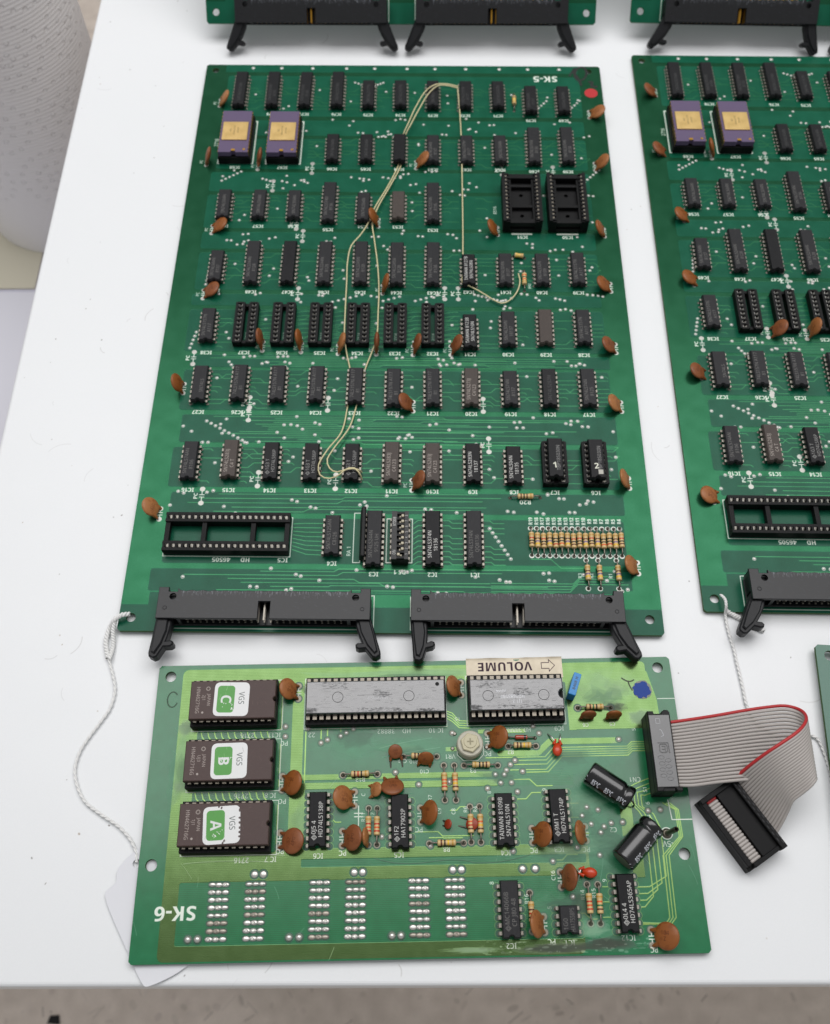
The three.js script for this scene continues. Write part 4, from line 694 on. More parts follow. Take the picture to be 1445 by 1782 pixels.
  x.strokeStyle = P('soil') + '0.8)'; x.lineWidth = 0.5; x.beginPath(); x.ellipse(6.4, 13.6, 2, 3, 0, 0.5, 5.6); x.stroke();
  x.strokeStyle = G + '0.6)'; x.lineWidth = 0.25; x.beginPath(); x.moveTo(84, 73.2); x.quadraticCurveTo(92, 76.4, 104, 75); x.quadraticCurveTo(114, 73.6, 120, 75.6); x.quadraticCurveTo(130, 76.2, 140, 73.2); x.stroke();
  x.strokeStyle = G + '0.9)'; x.lineWidth = 0.5; for (const pts of [[[180.5, 8.4], [183, 10.6], [185, 9.2]], [[182.8, 9.6], [183, 11.6], [184, 13.2]]]) { x.beginPath(); x.moveTo(...pts[0]); x.quadraticCurveTo(...pts[1], ...pts[2]); x.stroke(); }
}
const RES6 = [[[72.5, 43.7], [85.3, 43.5], 'nrkd'], [[95.1, 37.3], [107.6, 37.4], 'nkod'], [[110.1, 53.5], [110.1, 40.8], 'rood'], [[114.2, 53.6], [114, 40.9], 'nyod'], [[130.3, 41.2], [117.6, 41], 'nkkd'], [[134.6, 34.1], [145.1, 34.2], 'nkyd'], [[162.2, 19.9], [174.9, 20], 'ngkd'], [[82, 68.7], [82.1, 55.9], 'rord'], [[85.1, 68.8], [85.2, 56], 'rord'], [[104, 68.7], [116.4, 68.7], 'nkyd'], [[119.1, 68.5], [119.2, 56], 'nrod'], [[122.6, 68.6], [122.7, 56], 'nyod'], [[139, 98.6], [138.9, 86], 'krnd'], [[159.4, 96.4], [159.4, 83.6], 'rord'], [[162.8, 96.5], [163.2, 83.7], 'ngod']];
const mask6 = boardMaps(W6, L6, 10, paint6, 611, { pal: PAL6, name: 'small_board_mask', coat: 0 });

// print on the larger packages
const bigAtlas = canvas(2048, 1024), bx = bigAtlas.getContext('2d');
bx.fillStyle = '#191919'; bx.fillRect(0, 0, 2048, 1024);
const BIG = { eprom: [[200, 120], [600, 120], [1000, 120]], long: [400, 380], mid: [1250, 380] };
{
  const r = rng(99);
  BIG.eprom.forEach(([cx, cy], i) => {
    bx.save(); bx.translate(cx, cy); bx.fillStyle = '#43302c'; bx.fillRect(-195, -110, 390, 220);
    for (let k = 0; k < 90; k++) { bx.fillStyle = 'rgba(' + (r() < 0.5 ? '110,92,86,' : '20,14,12,') + (0.05 + 0.08 * r()) + ')'; bx.fillRect(-190 + r() * 370, -90 + r() * 180, 4 + r() * 30, 1 + r() * 2.5); }
    for (let k = 0; k < 9; k++) { bx.strokeStyle = 'rgba(170,150,140,' + (0.2 + 0.3 * r()) + ')'; bx.lineWidth = 0.8; bx.beginPath(); const u = -170 + r() * 340, v = -75 + r() * 150; bx.moveTo(u, v); bx.lineTo(u + (r() - 0.5) * 30, v + (r() - 0.5) * 50); bx.stroke(); }
    print(bx, 'HN462716G', -156, 0, 23, '#a59c95', Math.PI / 2, 1, ''); print(bx, ['2J1', 'UJ3', '1J1'][i], -130, -10, 20, '#a59c95', Math.PI / 2); print(bx, 'JAPAN', -107, 0, 20, '#a59c95', Math.PI / 2);
    bx.strokeStyle = '#9a918a'; bx.lineWidth = 2; bx.beginPath(); bx.arc(-113, -52, 9, 0, 7); bx.stroke(); bx.beginPath(); bx.moveTo(-122, -52); bx.lineTo(-113, -61); bx.lineTo(-104, -52); bx.lineTo(-113, -43); bx.closePath(); bx.stroke(); bx.fillStyle = '#a59c95'; bx.beginPath(); bx.arc(-132, 58, 5, 0, 7); bx.fill();
    bx.restore();
  });
  const scuffed = (cx, cy, w, h, base) => {
    bx.save(); bx.translate(cx, cy); bx.fillStyle = '#1a1a1c'; bx.fillRect(-w / 2 - 8, -h / 2 - 8, w + 16, h + 16); bx.fillStyle = base; bx.fillRect(-w / 2, -h / 2, w, h);
    for (let k = 0; k < 900; k++) { bx.fillStyle = (r() < 0.5 ? 'rgba(14,14,15,' : 'rgba(120,122,126,') + (0.06 + 0.24 * r() * r()) + ')'; bx.fillRect(-w / 2 + r() * (w - 20), -h / 2 + 4 + r() * (h - 10), 3 + r() * r() * 46, 0.7 + r() * 1.4); }
    for (const [u, v, q, o] of [[-0.3, -0.36, 60, 40], [0.03, -0.1, 46, 30], [0.05, 0.34, 90, 10], [-0.46, 0.36, 24, 18], [0.4, 0.4, 60, 10]]) for (let k = 0; k < 46; k++) { bx.fillStyle = 'rgba(26,26,28,' + (0.15 + 0.5 * r()) + ')'; bx.fillRect(u * w + (r() - 0.5) * q * 1.5, v * h + (r() - 0.5) * o, 2 + r() * 16, 0.8 + r() * 1.6); }
    bx.restore();
  };
  scuffed(...BIG.long, 624, 156, '#232427'); scuffed(...BIG.mid, 420, 148, '#232427');
  print(bx, 'HD38882P', BIG.long[0] + 10, BIG.long[1] + 6, 20, 'rgba(150,154,160,0.5)'); print(bx, 'HD38880BP', BIG.mid[0] - 20, BIG.mid[1] + 10, 21, '#a4a8ae'); print(bx, 'JAPAN', BIG.mid[0] - 70, BIG.mid[1] - 16, 17, '#a4a8ae'); print(bx, '1J1 3', BIG.mid[0] + 2, BIG.mid[1] + 34, 21, '#a4a8ae');
  speckle(bigAtlas, 31, 12);
}
const bigTex = tex(bigAtlas, true), epromMat = phys({ name: 'brown_ceramic', map: bigTex, roughness: 0.55 }), bigMat = (() => {                              // polished by handling, with dull rubbed patches
  const c = canvas(1024, 512), k = c.getContext('2d'), r = rng(44); k.fillStyle = 'rgb(0,58,0)'; k.fillRect(0, 0, 1024, 512);
  for (const [cx, cy, w, h] of [[200, 190, 316, 82], [625, 190, 214, 78]]) {
    for (let i = 0; i < 700; i++) { k.fillStyle = 'rgba(0,' + (r() < 0.5 ? 210 : 120) + ',0,' + (0.1 + 0.5 * r() * r()) + ')'; k.fillRect(cx - w / 2 + r() * w, cy - h / 2 + r() * h, 2 + r() * r() * 22, 0.5 + r()); }
    for (const [u, v, q, o] of [[-0.3, -0.34, 40, 22], [0.04, -0.08, 26, 16], [0.02, 0.36, 70, 8], [-0.46, 0.36, 16, 10], [0.36, 0.4, 40, 8]]) for (let i = 0; i < 70; i++) { k.fillStyle = 'rgba(0,230,0,' + (0.2 + 0.5 * r()) + ')'; k.fillRect(cx + u * w + (r() - 0.5) * q * 1.4, cy + v * h + (r() - 0.5) * o, 1 + r() * 9, 0.5 + r()); }
  }
  const t = tex(c); return phys({ name: 'polished_package', map: bigTex, roughness: 1, roughnessMap: t, ior: 1.75, clearcoat: 1, clearcoatRoughnessMap: t, clearcoatRoughness: 0.9 });
})();
function wideBody(len, wid, h, notch, bevel = 0.35) {                           // long body along x with the notch at the right end
  const a = len / 2, b = wid / 2, s = new THREE.Shape();
  s.moveTo(-a, -b); s.lineTo(a, -b); s.lineTo(a, -notch); s.absarc(a, 0, notch, -Math.PI / 2, Math.PI / 2, true); s.lineTo(a, b); s.lineTo(-a, b); s.closePath();
  const g = new THREE.ExtrudeGeometry(s, { depth: h - 2 * bevel, bevelEnabled: true, bevelThickness: bevel, bevelSize: bevel, bevelOffset: -bevel, bevelSegments: 2, curveSegments: 9 });
  g.rotateX(-Math.PI / 2); g.translate(0, bevel, 0); return g;
}
const rotated = (g, a) => { const h = g.clone(); h.rotateY(a); return h; };

const boardS = thing('circuit_board', -100.28, 0, -123.92, -0.01615);
tag(boardS, 'small green circuit board in front with three brown memory chips bearing green stickers', 'circuit board');
{
  const b = boardS, Y = BOARD_Y;
  boardPlate(b, W6, L6, mask6, [[4.8, 4.4, 2.1], [4.5, 74.2, 2.1], [195, 4.3, 2.1], [195.4, 73.9, 2.1]]);
  domes(b, VIA6.map(([x, z]) => [x, z, 0.72]));
  const r = rng(71);
  for (const [x, z] of DOTS6) { const g = new THREE.SphereGeometry(1, 14, 8); g.scale(1.2 + r() * 0.15, z > 90 ? 1.2 : 0.5, 1.2 + r() * 0.15); put(b, 'solder_point', g, M.solder, x, Y, z); }
  // solder pads: three joined beads in each, eight in each of six columns
  const beads = [0, 1, 2, 3, 4].map((k) => { const q = rng(k + 5), l = []; for (const u of [-2.35, 0, 2.35]) { const g = new THREE.SphereGeometry(1, 12, 8); g.scale(1.32 + q() * 0.15, 0.42 + q() * 0.25, 0.78 + q() * 0.14); g.translate(u + (q() - 0.5) * 0.25, 0, (q() - 0.5) * 0.12); l.push(g); if (q() < 0.4) { const h = new THREE.TorusGeometry(0.42, 0.16, 6, 12); h.rotateX(Math.PI / 2); h.translate(u, 0.55, 0); l.push(h); } } return merge(l); });
  const padMats = [M.solder, std({ name: 'solder_dull', color: 0xa69f94, metalness: 0.85, roughness: 0.48 })];
  for (const x of [29.5, 42.4, 65, 77.7, 100.1, 112.8]) for (let i = 0; i < 8; i++) put(b, 'solder_pad', beads[Math.floor(r() * 5)], padMats[r() < 0.22 ? 1 : 0], x - 0.2 + (r() - 0.5) * 0.2, Y + 0.05, 81.2 + i * 2.54);

  // three memory chips in sockets, their stickers and pins
  const letters = 'CBA';
  [[31.1, 16.6], [31.1, 39.4], [31, 62]].forEach(([cx, cz], i) => {
    put(b, 'chip_socket', merge([rspan(-16.2, 16.2, 0.3, 4.3, -9, 9, 0.2)]), M.socket, cx, Y, cz);
    const body = uvCell(wideBody(32.2, 14.7, 3.2, 0.9), BIG.eprom[i], 12, 2048, 1024, false), m = put(b, 'memory_chip', body, epromMat, cx, Y + 5.5, cz);
    m.userData.label = 'brown memory chip with the ' + letters[i] + ' sticker';
    stuff(put(m, 'pin_row', rotated(pins(12, 7.7, 6.9, 1.3, 1.4, false, -2.6), Math.PI / 2), M.dullTin));
    const c = canvas(260, 256), k = c.getContext('2d'); k.fillStyle = '#d9dad9'; k.fillRect(0, 0, 260, 256); k.fillStyle = '#3f8f2c'; k.beginPath(); k.roundRect(24, 26, 128, 204, 26); k.fill();
    print(k, letters[i], 92, 128, 108, '#d2d5d2', Math.PI / 2, 1, 'bold'); print(k, 'VGS', 205, 120, 56, '#2c3a36', Math.PI / 2, 0.95);
    const q = rng(i + 60); k.fillStyle = '#d9dad9'; for (let n = 0; n < 9; n++) { k.beginPath(); k.ellipse(60 + q() * 100, (i === 1 ? 70 : 150) + q() * 60, 2 + q() * 8, 1 + q() * 4, q() * 3, 0, 7); k.fill(); }
    for (let n = 0; n < 12; n++) { k.strokeStyle = n % 3 ? 'rgba(235,240,230,0.5)' : 'rgba(60,60,58,0.35)'; k.lineWidth = 1.4; k.beginPath(); const u = q() * 250, v = q() * 240; k.moveTo(u, v); k.lineTo(u + (q() - 0.5) * 30, v + q() * 46); k.stroke(); }
    if (i === 2) { k.fillStyle = '#43332f'; for (let n = 0; n < 8; n++) { k.beginPath(); k.ellipse(255, n * 34 + q() * 20, 4 + q() * 5, 5 + q() * 9, 0, 0, 7); k.fill(); } for (const [u, v] of [[110, 2], [128, 12], [140, 250], [150, 236]]) { k.beginPath(); k.ellipse(u, v, 6, 9, 0.4, 0, 7); k.fill(); } }
    const sh = new THREE.Shape(); const w = 6.6, h = 6.5, R = 2.2; sh.moveTo(-w + R, -h); sh.lineTo(w - R, -h); sh.quadraticCurveTo(w, -h, w, -h + R); sh.lineTo(w, h - R); sh.quadraticCurveTo(w, h, w - R, h); sh.lineTo(-w + R, h); sh.quadraticCurveTo(-w, h, -w, h - R); sh.lineTo(-w, -h + R); sh.quadraticCurveTo(-w, -h, -w + R, -h);
    const g = new THREE.ExtrudeGeometry(sh, { depth: 0.1, bevelEnabled: false }); const p = g.attributes.position, uv = new Float32Array(p.count * 2); for (let n = 0; n < p.count; n++) { uv[2 * n] = (p.getX(n) + w) / (2 * w); uv[2 * n + 1] = (p.getY(n) + h) / (2 * h); } g.setAttribute('uv', new THREE.BufferAttribute(uv, 2)); g.rotateX(-Math.PI / 2);
    put(m, 'sticker', g, phys({ name: 'printed_sticker', map: tex(c, true), roughness: 0.38 }), [-0.4, 0.3, -0.7][i], 3.22, [-0.1, 0.2, 0.3][i], [-0.02, 0.02, 0.05][i]);
  });
  // two long scuffed chips in sockets
  for (const [cx, cz, len, wid, n, cell, marks, dot] of [[84.9, 16.5, 52.4, 12.6, 21, BIG.long, [-14.2, 12.6], 1], [138.2, 16.6, 35.4, 12.2, 14, BIG.mid, [-10.8, 10.2], 0]]) {
    put(b, 'chip_socket', merge([rspan(-len / 2 - 0.5, len / 2 + 0.5, 0.3, 4.1, -9.2, 9.2, 0.2)]), M.socket, cx, Y, cz);
    const m = put(b, 'processor_chip', uvCell(wideBody(len, wid, 4.2, dot ? 0.01 : 1.7, 0.4), cell, 12, 2048, 1024, false), bigMat, cx, Y + 4.6, cz);
    stuff(put(m, 'pin_row', rotated(pins(n, 7.6, 6.0, 2.0, 1.5, false, -2.0), Math.PI / 2), M.dullTin));
    for (const q of marks) { const t = new THREE.TorusGeometry(2.0, 0.1, 5, 30); t.rotateX(Math.PI / 2); put(m, 'mould_ring', t, M.black, q, 4.2, dot ? 0 : 0.4); }
    if (dot) put(m, 'index_dot', cyl(0.75, 0.75, 0.06, 16), M.socket, 23.4, 4.2, -4.4);
  }
  // narrow chips
  chip(b, 63.9, 60.2, 19.4, 8, 'white', ['0J5 4', 'HD74LS138P'], { mark: 1 }); chip(b, 93.6, 61.3, 19, 7, 'white', ['1F2', 'HA17902P'], { mark: 1 }); chip(b, 131.2, 61.3, 18.7, 7, 'white', ['TAIWAN 8109B', 'SN74LS10N']); chip(b, 151.1, 60.5, 19, 8, 'white', ['9M1 T', 'HD74LS174P'], { mark: 1 }); chip(b, 131.5, 91.4, 18.8, 7, 'soft', ['MC14066B', 'CP J80 48'], { mark: 1 }); chip(b, 151.3, 95.3, 9.2, 4, 'soft', ['1G0', 'HA17558PS'], {}); chip(b, 172.1, 90.2, 19.2, 8, 'white', ['0L4 4', 'HD74LS365AP'], { mark: 1 });
  // capacitors
  CAP6.forEach(([x, z, dx, dz, h, q], i) => ceramicCap(b, x, z, dx, dz, h, q, { mat: M.caps[[0, 1, 3, 0, 1, 0, 3, 1, 1, 0, 3, 0, 1][i]] }));
  ceramicCap(b, 92.5, 41, -0.4, -5.2, 2.2, 2.7, { flat: 1, gap: 2.2 }); ceramicCap(b, 102.6, 41.2, 0.8, -2.4, 3.1, 3, { flat: 1, gap: 2.3 }); ceramicCap(b, 90.1, 44.6, 0.8, 4.2, 3.1, 4.3, { flat: 1, gap: 2.3 }); ceramicCap(b, 82.1, 50, 2.8, -0.4, 2.5, 2.7, { gap: 2.2, mat: M.caps[2] }); ceramicCap(b, 81.8, 67.6, -0.7, -1.2, 3.8, 3.2, { mat: M.caps[2] });
  ceramicCap(b, 109.2, 61.7, 1.7, 0.6, 1.7, 1.75, { mat: M.redBrown, gap: 0.9 }); ceramicCap(b, 115.2, 61.2, 4.4, 1.2, 1.6, 2.3, { mat: M.redBrown, gap: 1.6 }); ceramicCap(b, 164.9, 24.2, 0.6, -0.6, 3.7, 3, { flat: 1, gap: 2.3 }); ceramicCap(b, 174.9, 24.4, 0.2, -0.6, 3.7, 3, { flat: 1, gap: 2.3 });
  RES6.forEach(([p, q, t]) => resistor(b, p, q, t, { len: 6.8, r: 1.12 }));
  resistor(b, [144.9, 31.2], [134.4, 30.9], 'k', { name: 'diode', diode: 1, body: '#a63a22', len: 4.6, r: 0.85, y: 1.1, mat: diodeMat });
  // drop-shaped capacitors
  const drop = (x, z, pads, turnY, lean) => {
    const g = new THREE.SphereGeometry(1, 22, 16), p = g.attributes.position; for (let i = 0; i < p.count; i++) { const y = p.getY(i), k = y < 0 ? 1 + 0.22 * y : 1; p.setXYZ(i, p.getX(i) * 1.85 * k, y * 2.6, p.getZ(i) * 1.45 * k); } g.computeVertexNormals();
    const l = [-1, 1].map((s) => { const c = cyl(0.75, 0.35, 2.2, 8); c.rotateZ(-s * 0.3); c.translate(s * 1.0, -2.9, 0); return c; });
    const q = merge([g, ...l]); q.rotateX(lean); q.rotateY(turnY); const m = put(b, 'tantalum_capacitor', q, M.orange, x, Y + 2.2, z);
    put(m, 'lead', merge(pads.map(([a, c], i) => { const s = (i ? 1 : -1) * 0.95, v = V(s, -3.2, 0).applyAxisAngle(V(1, 0, 0), lean).applyAxisAngle(V(0, 1, 0), turnY); return tube([[v.x, v.y, v.z], [(v.x + a - x) / 2, v.y * 0.5 - 0.4, (v.z + c - z) / 2], [a - x, -2.3, c - z]], 0.28, 8, 6); })), M.solder);
  };
  drop(152.7, 36.2, [[149.8, 29.7], [154.6, 29.8]], -0.12, 1.42); drop(160.4, 79.9, [[156, 78.4], [156.2, 82.4]], 1.4, 1.4);
  // blue film capacitor
  {
    const c = canvas(256, 96), k = c.getContext('2d'); k.fillStyle = '#1d7fc0'; k.fillRect(0, 0, 256, 96); print(k, '8408 H', 138, 48, 52, '#10233a', 0, 1.0, 'bold'); speckle(c, 4, 8);
    const g = rbox(2.9, 7.2, 9, 0.3, 0, 3.9, 0), m = put(b, 'film_capacitor', g, phys({ name: 'blue_film_case', color: 0x1d7fc0, roughness: 0.4 }), 160.8, Y, 12.6, -0.36), t = new THREE.PlaneGeometry(8.4, 2.7); t.rotateX(-Math.PI / 2); t.rotateY(Math.PI / 2);
    put(m, 'printed_top', t, phys({ name: 'blue_print', map: tex(c, true), roughness: 0.4 }), 0, 7.52, 0); put(m, 'lead', merge([rod([0, -0.2, -3.6], [0, 0.6, -3.6], 0.3), rod([0, -0.2, 3.6], [0, 0.6, 3.6], 0.3)]), M.dullTin);
  }
  // trimmer
  {
    const ivory = phys({ name: 'ivory_plastic', color: 0xbab394, roughness: 0.42 }), m = put(b, 'trimmer_potentiometer', merge([cyl(4.9, 5.0, 4.6, 44, 0, 2.5, 0), cyl(4.5, 4.9, 0.5, 44, 0, 5.05, 0)]), phys({ name: 'trimmer_body', color: 0xb5b1a0, roughness: 0.45 }), 120, Y, 34);
    const hex = []; for (let i = 0; i < 6; i++) { const a = i / 6 * 6.283 + 0.3; hex.push([Math.cos(a) * 3.7, Math.sin(a) * 3.7]); }
    const rotor = put(m, 'rotor', merge([slab(hex, 5.2, 6.4, 0.25), cyl(2.3, 2.5, 0.5, 28, 0, 6.5, -0.3)]), ivory); put(rotor, 'cross_slot_shade', merge([box(2.4, 0.12, 0.5, 0, 6.76, -0.3), box(0.5, 0.12, 2.4, 0, 6.77, -0.3)]), phys({ color: 0x8b8468, roughness: 0.5, name: 'slot_shade_plastic' }));  // slot is a thin raised cross, the recess shade put into its colour
    put(m, 'lead', merge([[-6.4, 0.6], [6.4, 0.4], [-5.4, -5]].map(([a, c]) => cyl(0.5, 0.9, 0.6, 9, a, 0.2, c))), M.tin);
  }
  // two black electrolytic capacitors lying on their sides
  const sl = (() => {
    const c = canvas(512, 640), k = c.getContext('2d'), q = rng(3); k.fillStyle = '#0b0b0d'; k.fillRect(0, 0, 512, 640);
    for (let i = -1; i < 4; i++) { print(k, '85\u00b0C', 244, 600 - i * 190 - 110, 54, '#c3c6cc', -Math.PI / 2, 1, 'bold'); print(k, '0F1R', 306, 520 - i * 190 - 110, 38, '#7b7e86', -Math.PI / 2, 1.2); }
    return phys({ name: 'black_sleeve', map: tex(c, true), roughness: 0.24, clearcoat: 0.6, clearcoatRoughness: 0.15 });
  })();
  const endMat = std({ name: 'can_end', color: 0x6f6d62, roughness: 0.5, metalness: 0.5 });
  for (const [a, c, q] of [[[163, 45.4], [176.9, 55.4], 4.5], [[171.7, 76.7], [183.9, 64.8], 4.75]]) {
    const d = V(c[0] - a[0], 0, c[1] - a[1]), len = d.length() + 0.6, pr = [[q * 0.76, 0.1], [q * 0.86, 0], [q * 0.98, 0.35], [q, 0.9], [q, len * 0.72], [q * 0.97, len * 0.76], [q * 0.86, len * 0.8], [q * 0.9, len * 0.835], [q * 0.99, len * 0.87], [q * 1.0, len * 0.95], [q * 0.93, len * 0.99], [q * 0.7, len], [0, len - 0.1]].map(([u, v]) => new THREE.Vector2(u, v));
    const g = new THREE.LatheGeometry(pr, 48), p = g.attributes.position, uv = g.attributes.uv; for (let i = 0; i < p.count; i++) uv.setY(i, p.getY(i) / len);
    const m = put(b, 'electrolytic_capacitor', g, sl, a[0], Y + q + 0.5, a[1]); d.normalize();
    const n = new THREE.Vector3().crossVectors(d, V(0, 1, 0)).normalize(), N = n.clone().multiplyScalar(0.8).add(V(0, 0.6, 0)).normalize().negate();
    basis(m, new THREE.Vector3().crossVectors(d, N), d, N);
    put(m, 'can_end', cyl(q * 0.78, q * 0.78, 0.3, 36, 0, 0.14, 0), endMat);
    const o = n.clone().multiplyScalar(-1);
    put(b, 'capacitor_lead', tube([[c[0] + d.x * 0.3, q + 0.4, c[1] + d.z * 0.3], [c[0] + d.x * 1.8, q - 0.6, c[1] + d.z * 1.8], [c[0] + d.x * 2.6, 1.6, c[1] + d.z * 2.6], [c[0] + d.x * 2.7, -0.2, c[1] + d.z * 2.7]], 0.32, 16, 6), M.dullTin, 0, Y, 0);
  }
  // hollow terminal pin
  { const s = [[0.95, 0], [0.95, 8.8], [0.6, 8.8], [0.6, 1]].map(([u, v]) => new THREE.Vector2(u, v)), g = new THREE.LatheGeometry(s, 18); g.rotateZ(-0.16); put(b, 'terminal_pin', merge([g, cyl(1.2, 1.9, 0.5, 16, 0, 0.2, 0)]), std({ name: 'tarnished_tin', color: 0x6c675c, metalness: 0.9, roughness: 0.4 }), 190, Y, 66.8); }
  put(b, 'pin_header', merge([rspan(185.9, 193.6, 0.2, 3.2, 24.8, 54, 0.2)]), M.socket, 0, Y, 0);
  // paper strip with VOLUME on it, its far edge curling up
  {
    const c = canvas(768, 160), k = c.getContext('2d'); k.fillStyle = '#e2d6bf'; k.fillRect(0, 0, 768, 160); speckle(c, 66, 10, 14);
    k.fillStyle = '#3d2b36'; k.font = 'bold 96px sans-serif'; k.textBaseline = 'middle'; k.textAlign = 'left'; k.save(); k.translate(240, 92); k.scale(1.12, 0.95); k.fillText('VOLUME', 0, 0); k.restore();
    k.strokeStyle = '#3d2b36'; k.lineWidth = 5; k.beginPath(); [[60, 92], [106, 48], [106, 70], [166, 70], [166, 114], [106, 114], [106, 136]].forEach(([u, v], i) => (i ? k.lineTo(u, v) : k.moveTo(u, v))); k.closePath(); k.stroke();
    const g = new THREE.PlaneGeometry(37.6, 8.6, 60, 16); g.rotateX(-Math.PI / 2); const p = g.attributes.position;
    for (let i = 0; i < p.count; i++) { const z = p.getZ(i), x = p.getX(i), e = Math.max(0, (-z - 2.6) / 1.7), w = Math.exp(-(((x - 1) / 3.4) ** 2)); p.setY(i, 0.12 + e * e * 1.0 * (0.65 + 0.2 * Math.sin(x * 0.5)) - e * 0.7 * w + 0.05 * Math.sin(x * 1.3 + z)); p.setZ(i, z + e * e * 0.35); }
    g.computeVertexNormals(); const uv = g.attributes.uv; for (let i = 0; i < uv.count; i++) uv.setXY(i, 1 - uv.getX(i), 1 - uv.getY(i));
    put(b, 'paper_label', g, std({ name: 'cream_paper', map: tex(c, true), roughness: 0.85, side: THREE.DoubleSide }), 138.9, Y, 3.4, 0.004);
  }
  // worn blue dot
  {
    const q = rng(17), ragged = (R, j, n) => { const o = []; for (let i = 0; i < n; i++) { const a = i / n * 6.283, w = R - q() * j; o.push([Math.cos(a) * w, Math.sin(a) * w]); } return o; };
    put(b, 'sticker_backing', slab(ragged(3.9, 0.5, 30), 0.02, 0.08, 0), std({ name: 'sticker_glue', color: 0x8d8f84, roughness: 0.9 }), 187.9, Y, 13.1); put(b, 'round_sticker', slab(ragged(3.8, 1.1, 22), 0.09, 0.18, 0), std({ name: 'blue_sticker', color: 0x1c3f8c, roughness: 0.7 }), 187.6, Y, 13.2);
  }
}

// ---------------------------------------------------------------- ribbon cable plugged into the small board
{
  const t = thing('ribbon_cable', 0, BOARD_Y, 0);
  tag(t, 'grey ribbon cable with one red wire, plugged into the small board and looped back', 'ribbon cable');
  const red = [[91, 9.2, -98.7], [93.8, 9.5, -98.9], [100.5, 9.5, -99.8], [112.8, 8, -102], [123.8, 8, -103.9], [132.3, 8.5, -105], [138.2, 10, -105], [142, 12, -103.2], [142.9, 15, -100.4], [141.6, 18, -97], [137.5, 20, -92.8], [130.9, 20, -88.6], [126, 18, -85.8], [120.9, 13, -82.6], [117.1, 7, -79.8], [114.9, 3, -78.2], [111.5, 0.5, -76.2]];
  const grey = [[91.5, 9.2, -74.5], [94.7, 9.5, -74.7], [99.8, 9.5, -74.7], [109.1, 8, -76.1], [119.5, 8, -77], [128.1, 8.5, -77.3], [135.5, 9.5, -77.4], [140.8, 10.5, -77.2], [143.2, 12, -77], [142.7, 14, -75.9], [140.7, 14, -73.7], [137.5, 12, -71.3], [134.9, 10, -69.4], [133.9, 7, -66.7], [132.4, 4, -63.3], [130.2, 1.6, -59.8], [126, 0.3, -55]];
  const curve = (l) => new THREE.CatmullRomCurve3(l.map((p) => V(...p)), false, 'centripetal'), cr = curve(red), cg = curve(grey), N = 20;
  const gm = phys({ name: 'grey_insulation', color: 0xa9a39e, roughness: 0.42 }), rm = phys({ name: 'red_insulation', color: 0xb3282b, roughness: 0.42 });
  for (let i = 0; i < N; i++) {
    const pts = [], f = (i + 0.5) / N; for (let k = 0; k <= 48; k++) { const u = k / 48; pts.push(cr.getPoint(u).lerp(cg.getPoint(u), f)); }
    const m = put(t, 'wire', new THREE.TubeGeometry(new THREE.CatmullRomCurve3(pts), 110, 0.61, 8), i ? gm : rm);
    if (!i) m.userData.label = 'red wire along the far edge of the ribbon';
  }
  // connector on the board
  const a = -0.01615, con = (x, z) => [-100.28 + x * Math.cos(a) - z * Math.sin(a), -123.92 + x * Math.sin(a) + z * Math.cos(a)], [cx, cz] = con(189.8, 39.6);
  const shape = [[-4.1, -14.6], [-1.9, -14.6], [-1.7, -13.5], [0.9, -13.5], [1.2, -14.3], [2.2, -15], [3.6, -14.9], [4.2, -14], [4.2, -12.8], [4.1, 13.2], [5.2, 13.2], [5.2, 14.6], [3.2, 14.6], [2.6, 13.5], [-1.4, 13.5], [-1.8, 14.6], [-4.1, 14.6]];
  const c1 = put(t, 'connector', merge([slab(shape, 8.6, 12, 0.25), rspan(-4.2, 3.6, 3.3, 8.7, -14.5, 14.3, 0.25), span(-1.6, 2.4, 3.4, 11.6, 13, 14.4)]), M.black, cx, 0, cz, -a);
  {
    const c = canvas(256, 900), h = canvas(256, 900), k = c.getContext('2d'), y = h.getContext('2d'), q = rng(12); k.fillStyle = '#1d1e21'; k.fillRect(0, 0, 256, 900); y.fillStyle = '#909090'; y.fillRect(0, 0, 256, 900);
    for (let i = 0; i < 260; i++) { k.fillStyle = (q() < 0.6 ? 'rgba(70,73,80,' : 'rgba(12,12,13,') + (0.05 + 0.16 * q()) + ')'; k.beginPath(); k.ellipse(q() * 256, q() * 900, 3 + q() * 20, 2 + q() * 12, q() * 3, 0, 7); k.fill(); }
    for (const [x, col, lw] of [[k, '#060607', 7], [y, '#202020', 8]]) { x.strokeStyle = col; x.lineWidth = lw; x.lineJoin = 'round'; x.beginPath(); x.moveTo(70, 358); x.lineTo(196, 358); x.lineTo(204, 488); x.stroke(); x.beginPath(); x.roundRect(84, 376, 96, 104, 26); x.stroke(); x.beginPath(); x.moveTo(112, 402); x.lineTo(154, 402); x.lineTo(154, 480); x.moveTo(112, 440); x.lineTo(150, 440); x.stroke(); }
    k.strokeStyle = '#a2a5ab'; k.lineWidth = 4; k.beginPath(); k.moveTo(112, 188); k.lineTo(134, 192); k.lineTo(158, 262); k.lineTo(122, 278); k.stroke(); print(k, '3', 106, 76, 54, '#060607', Math.PI, 1, 'bold'); k.lineWidth = 3; k.strokeRect(80, 44, 52, 62);
    for (let i = 0; i < 8; i++) { y.fillStyle = i % 2 ? '#b8b8b8' : '#6a6a6a'; y.beginPath(); y.ellipse(90 + (i % 2) * 80, 540 + i * 38, 38, 22, 0, 0, 7); y.fill(); }
    const g = new THREE.PlaneGeometry(7.4, 26); g.rotateX(-Math.PI / 2); put(c1, 'moulded_face', g, phys({ name: 'scuffed_face', map: tex(c, true), bumpMap: tex(h), bumpScale: 0.0006, roughness: 0.34, ior: 1.85 }), 0, 12.01, 0);
  }
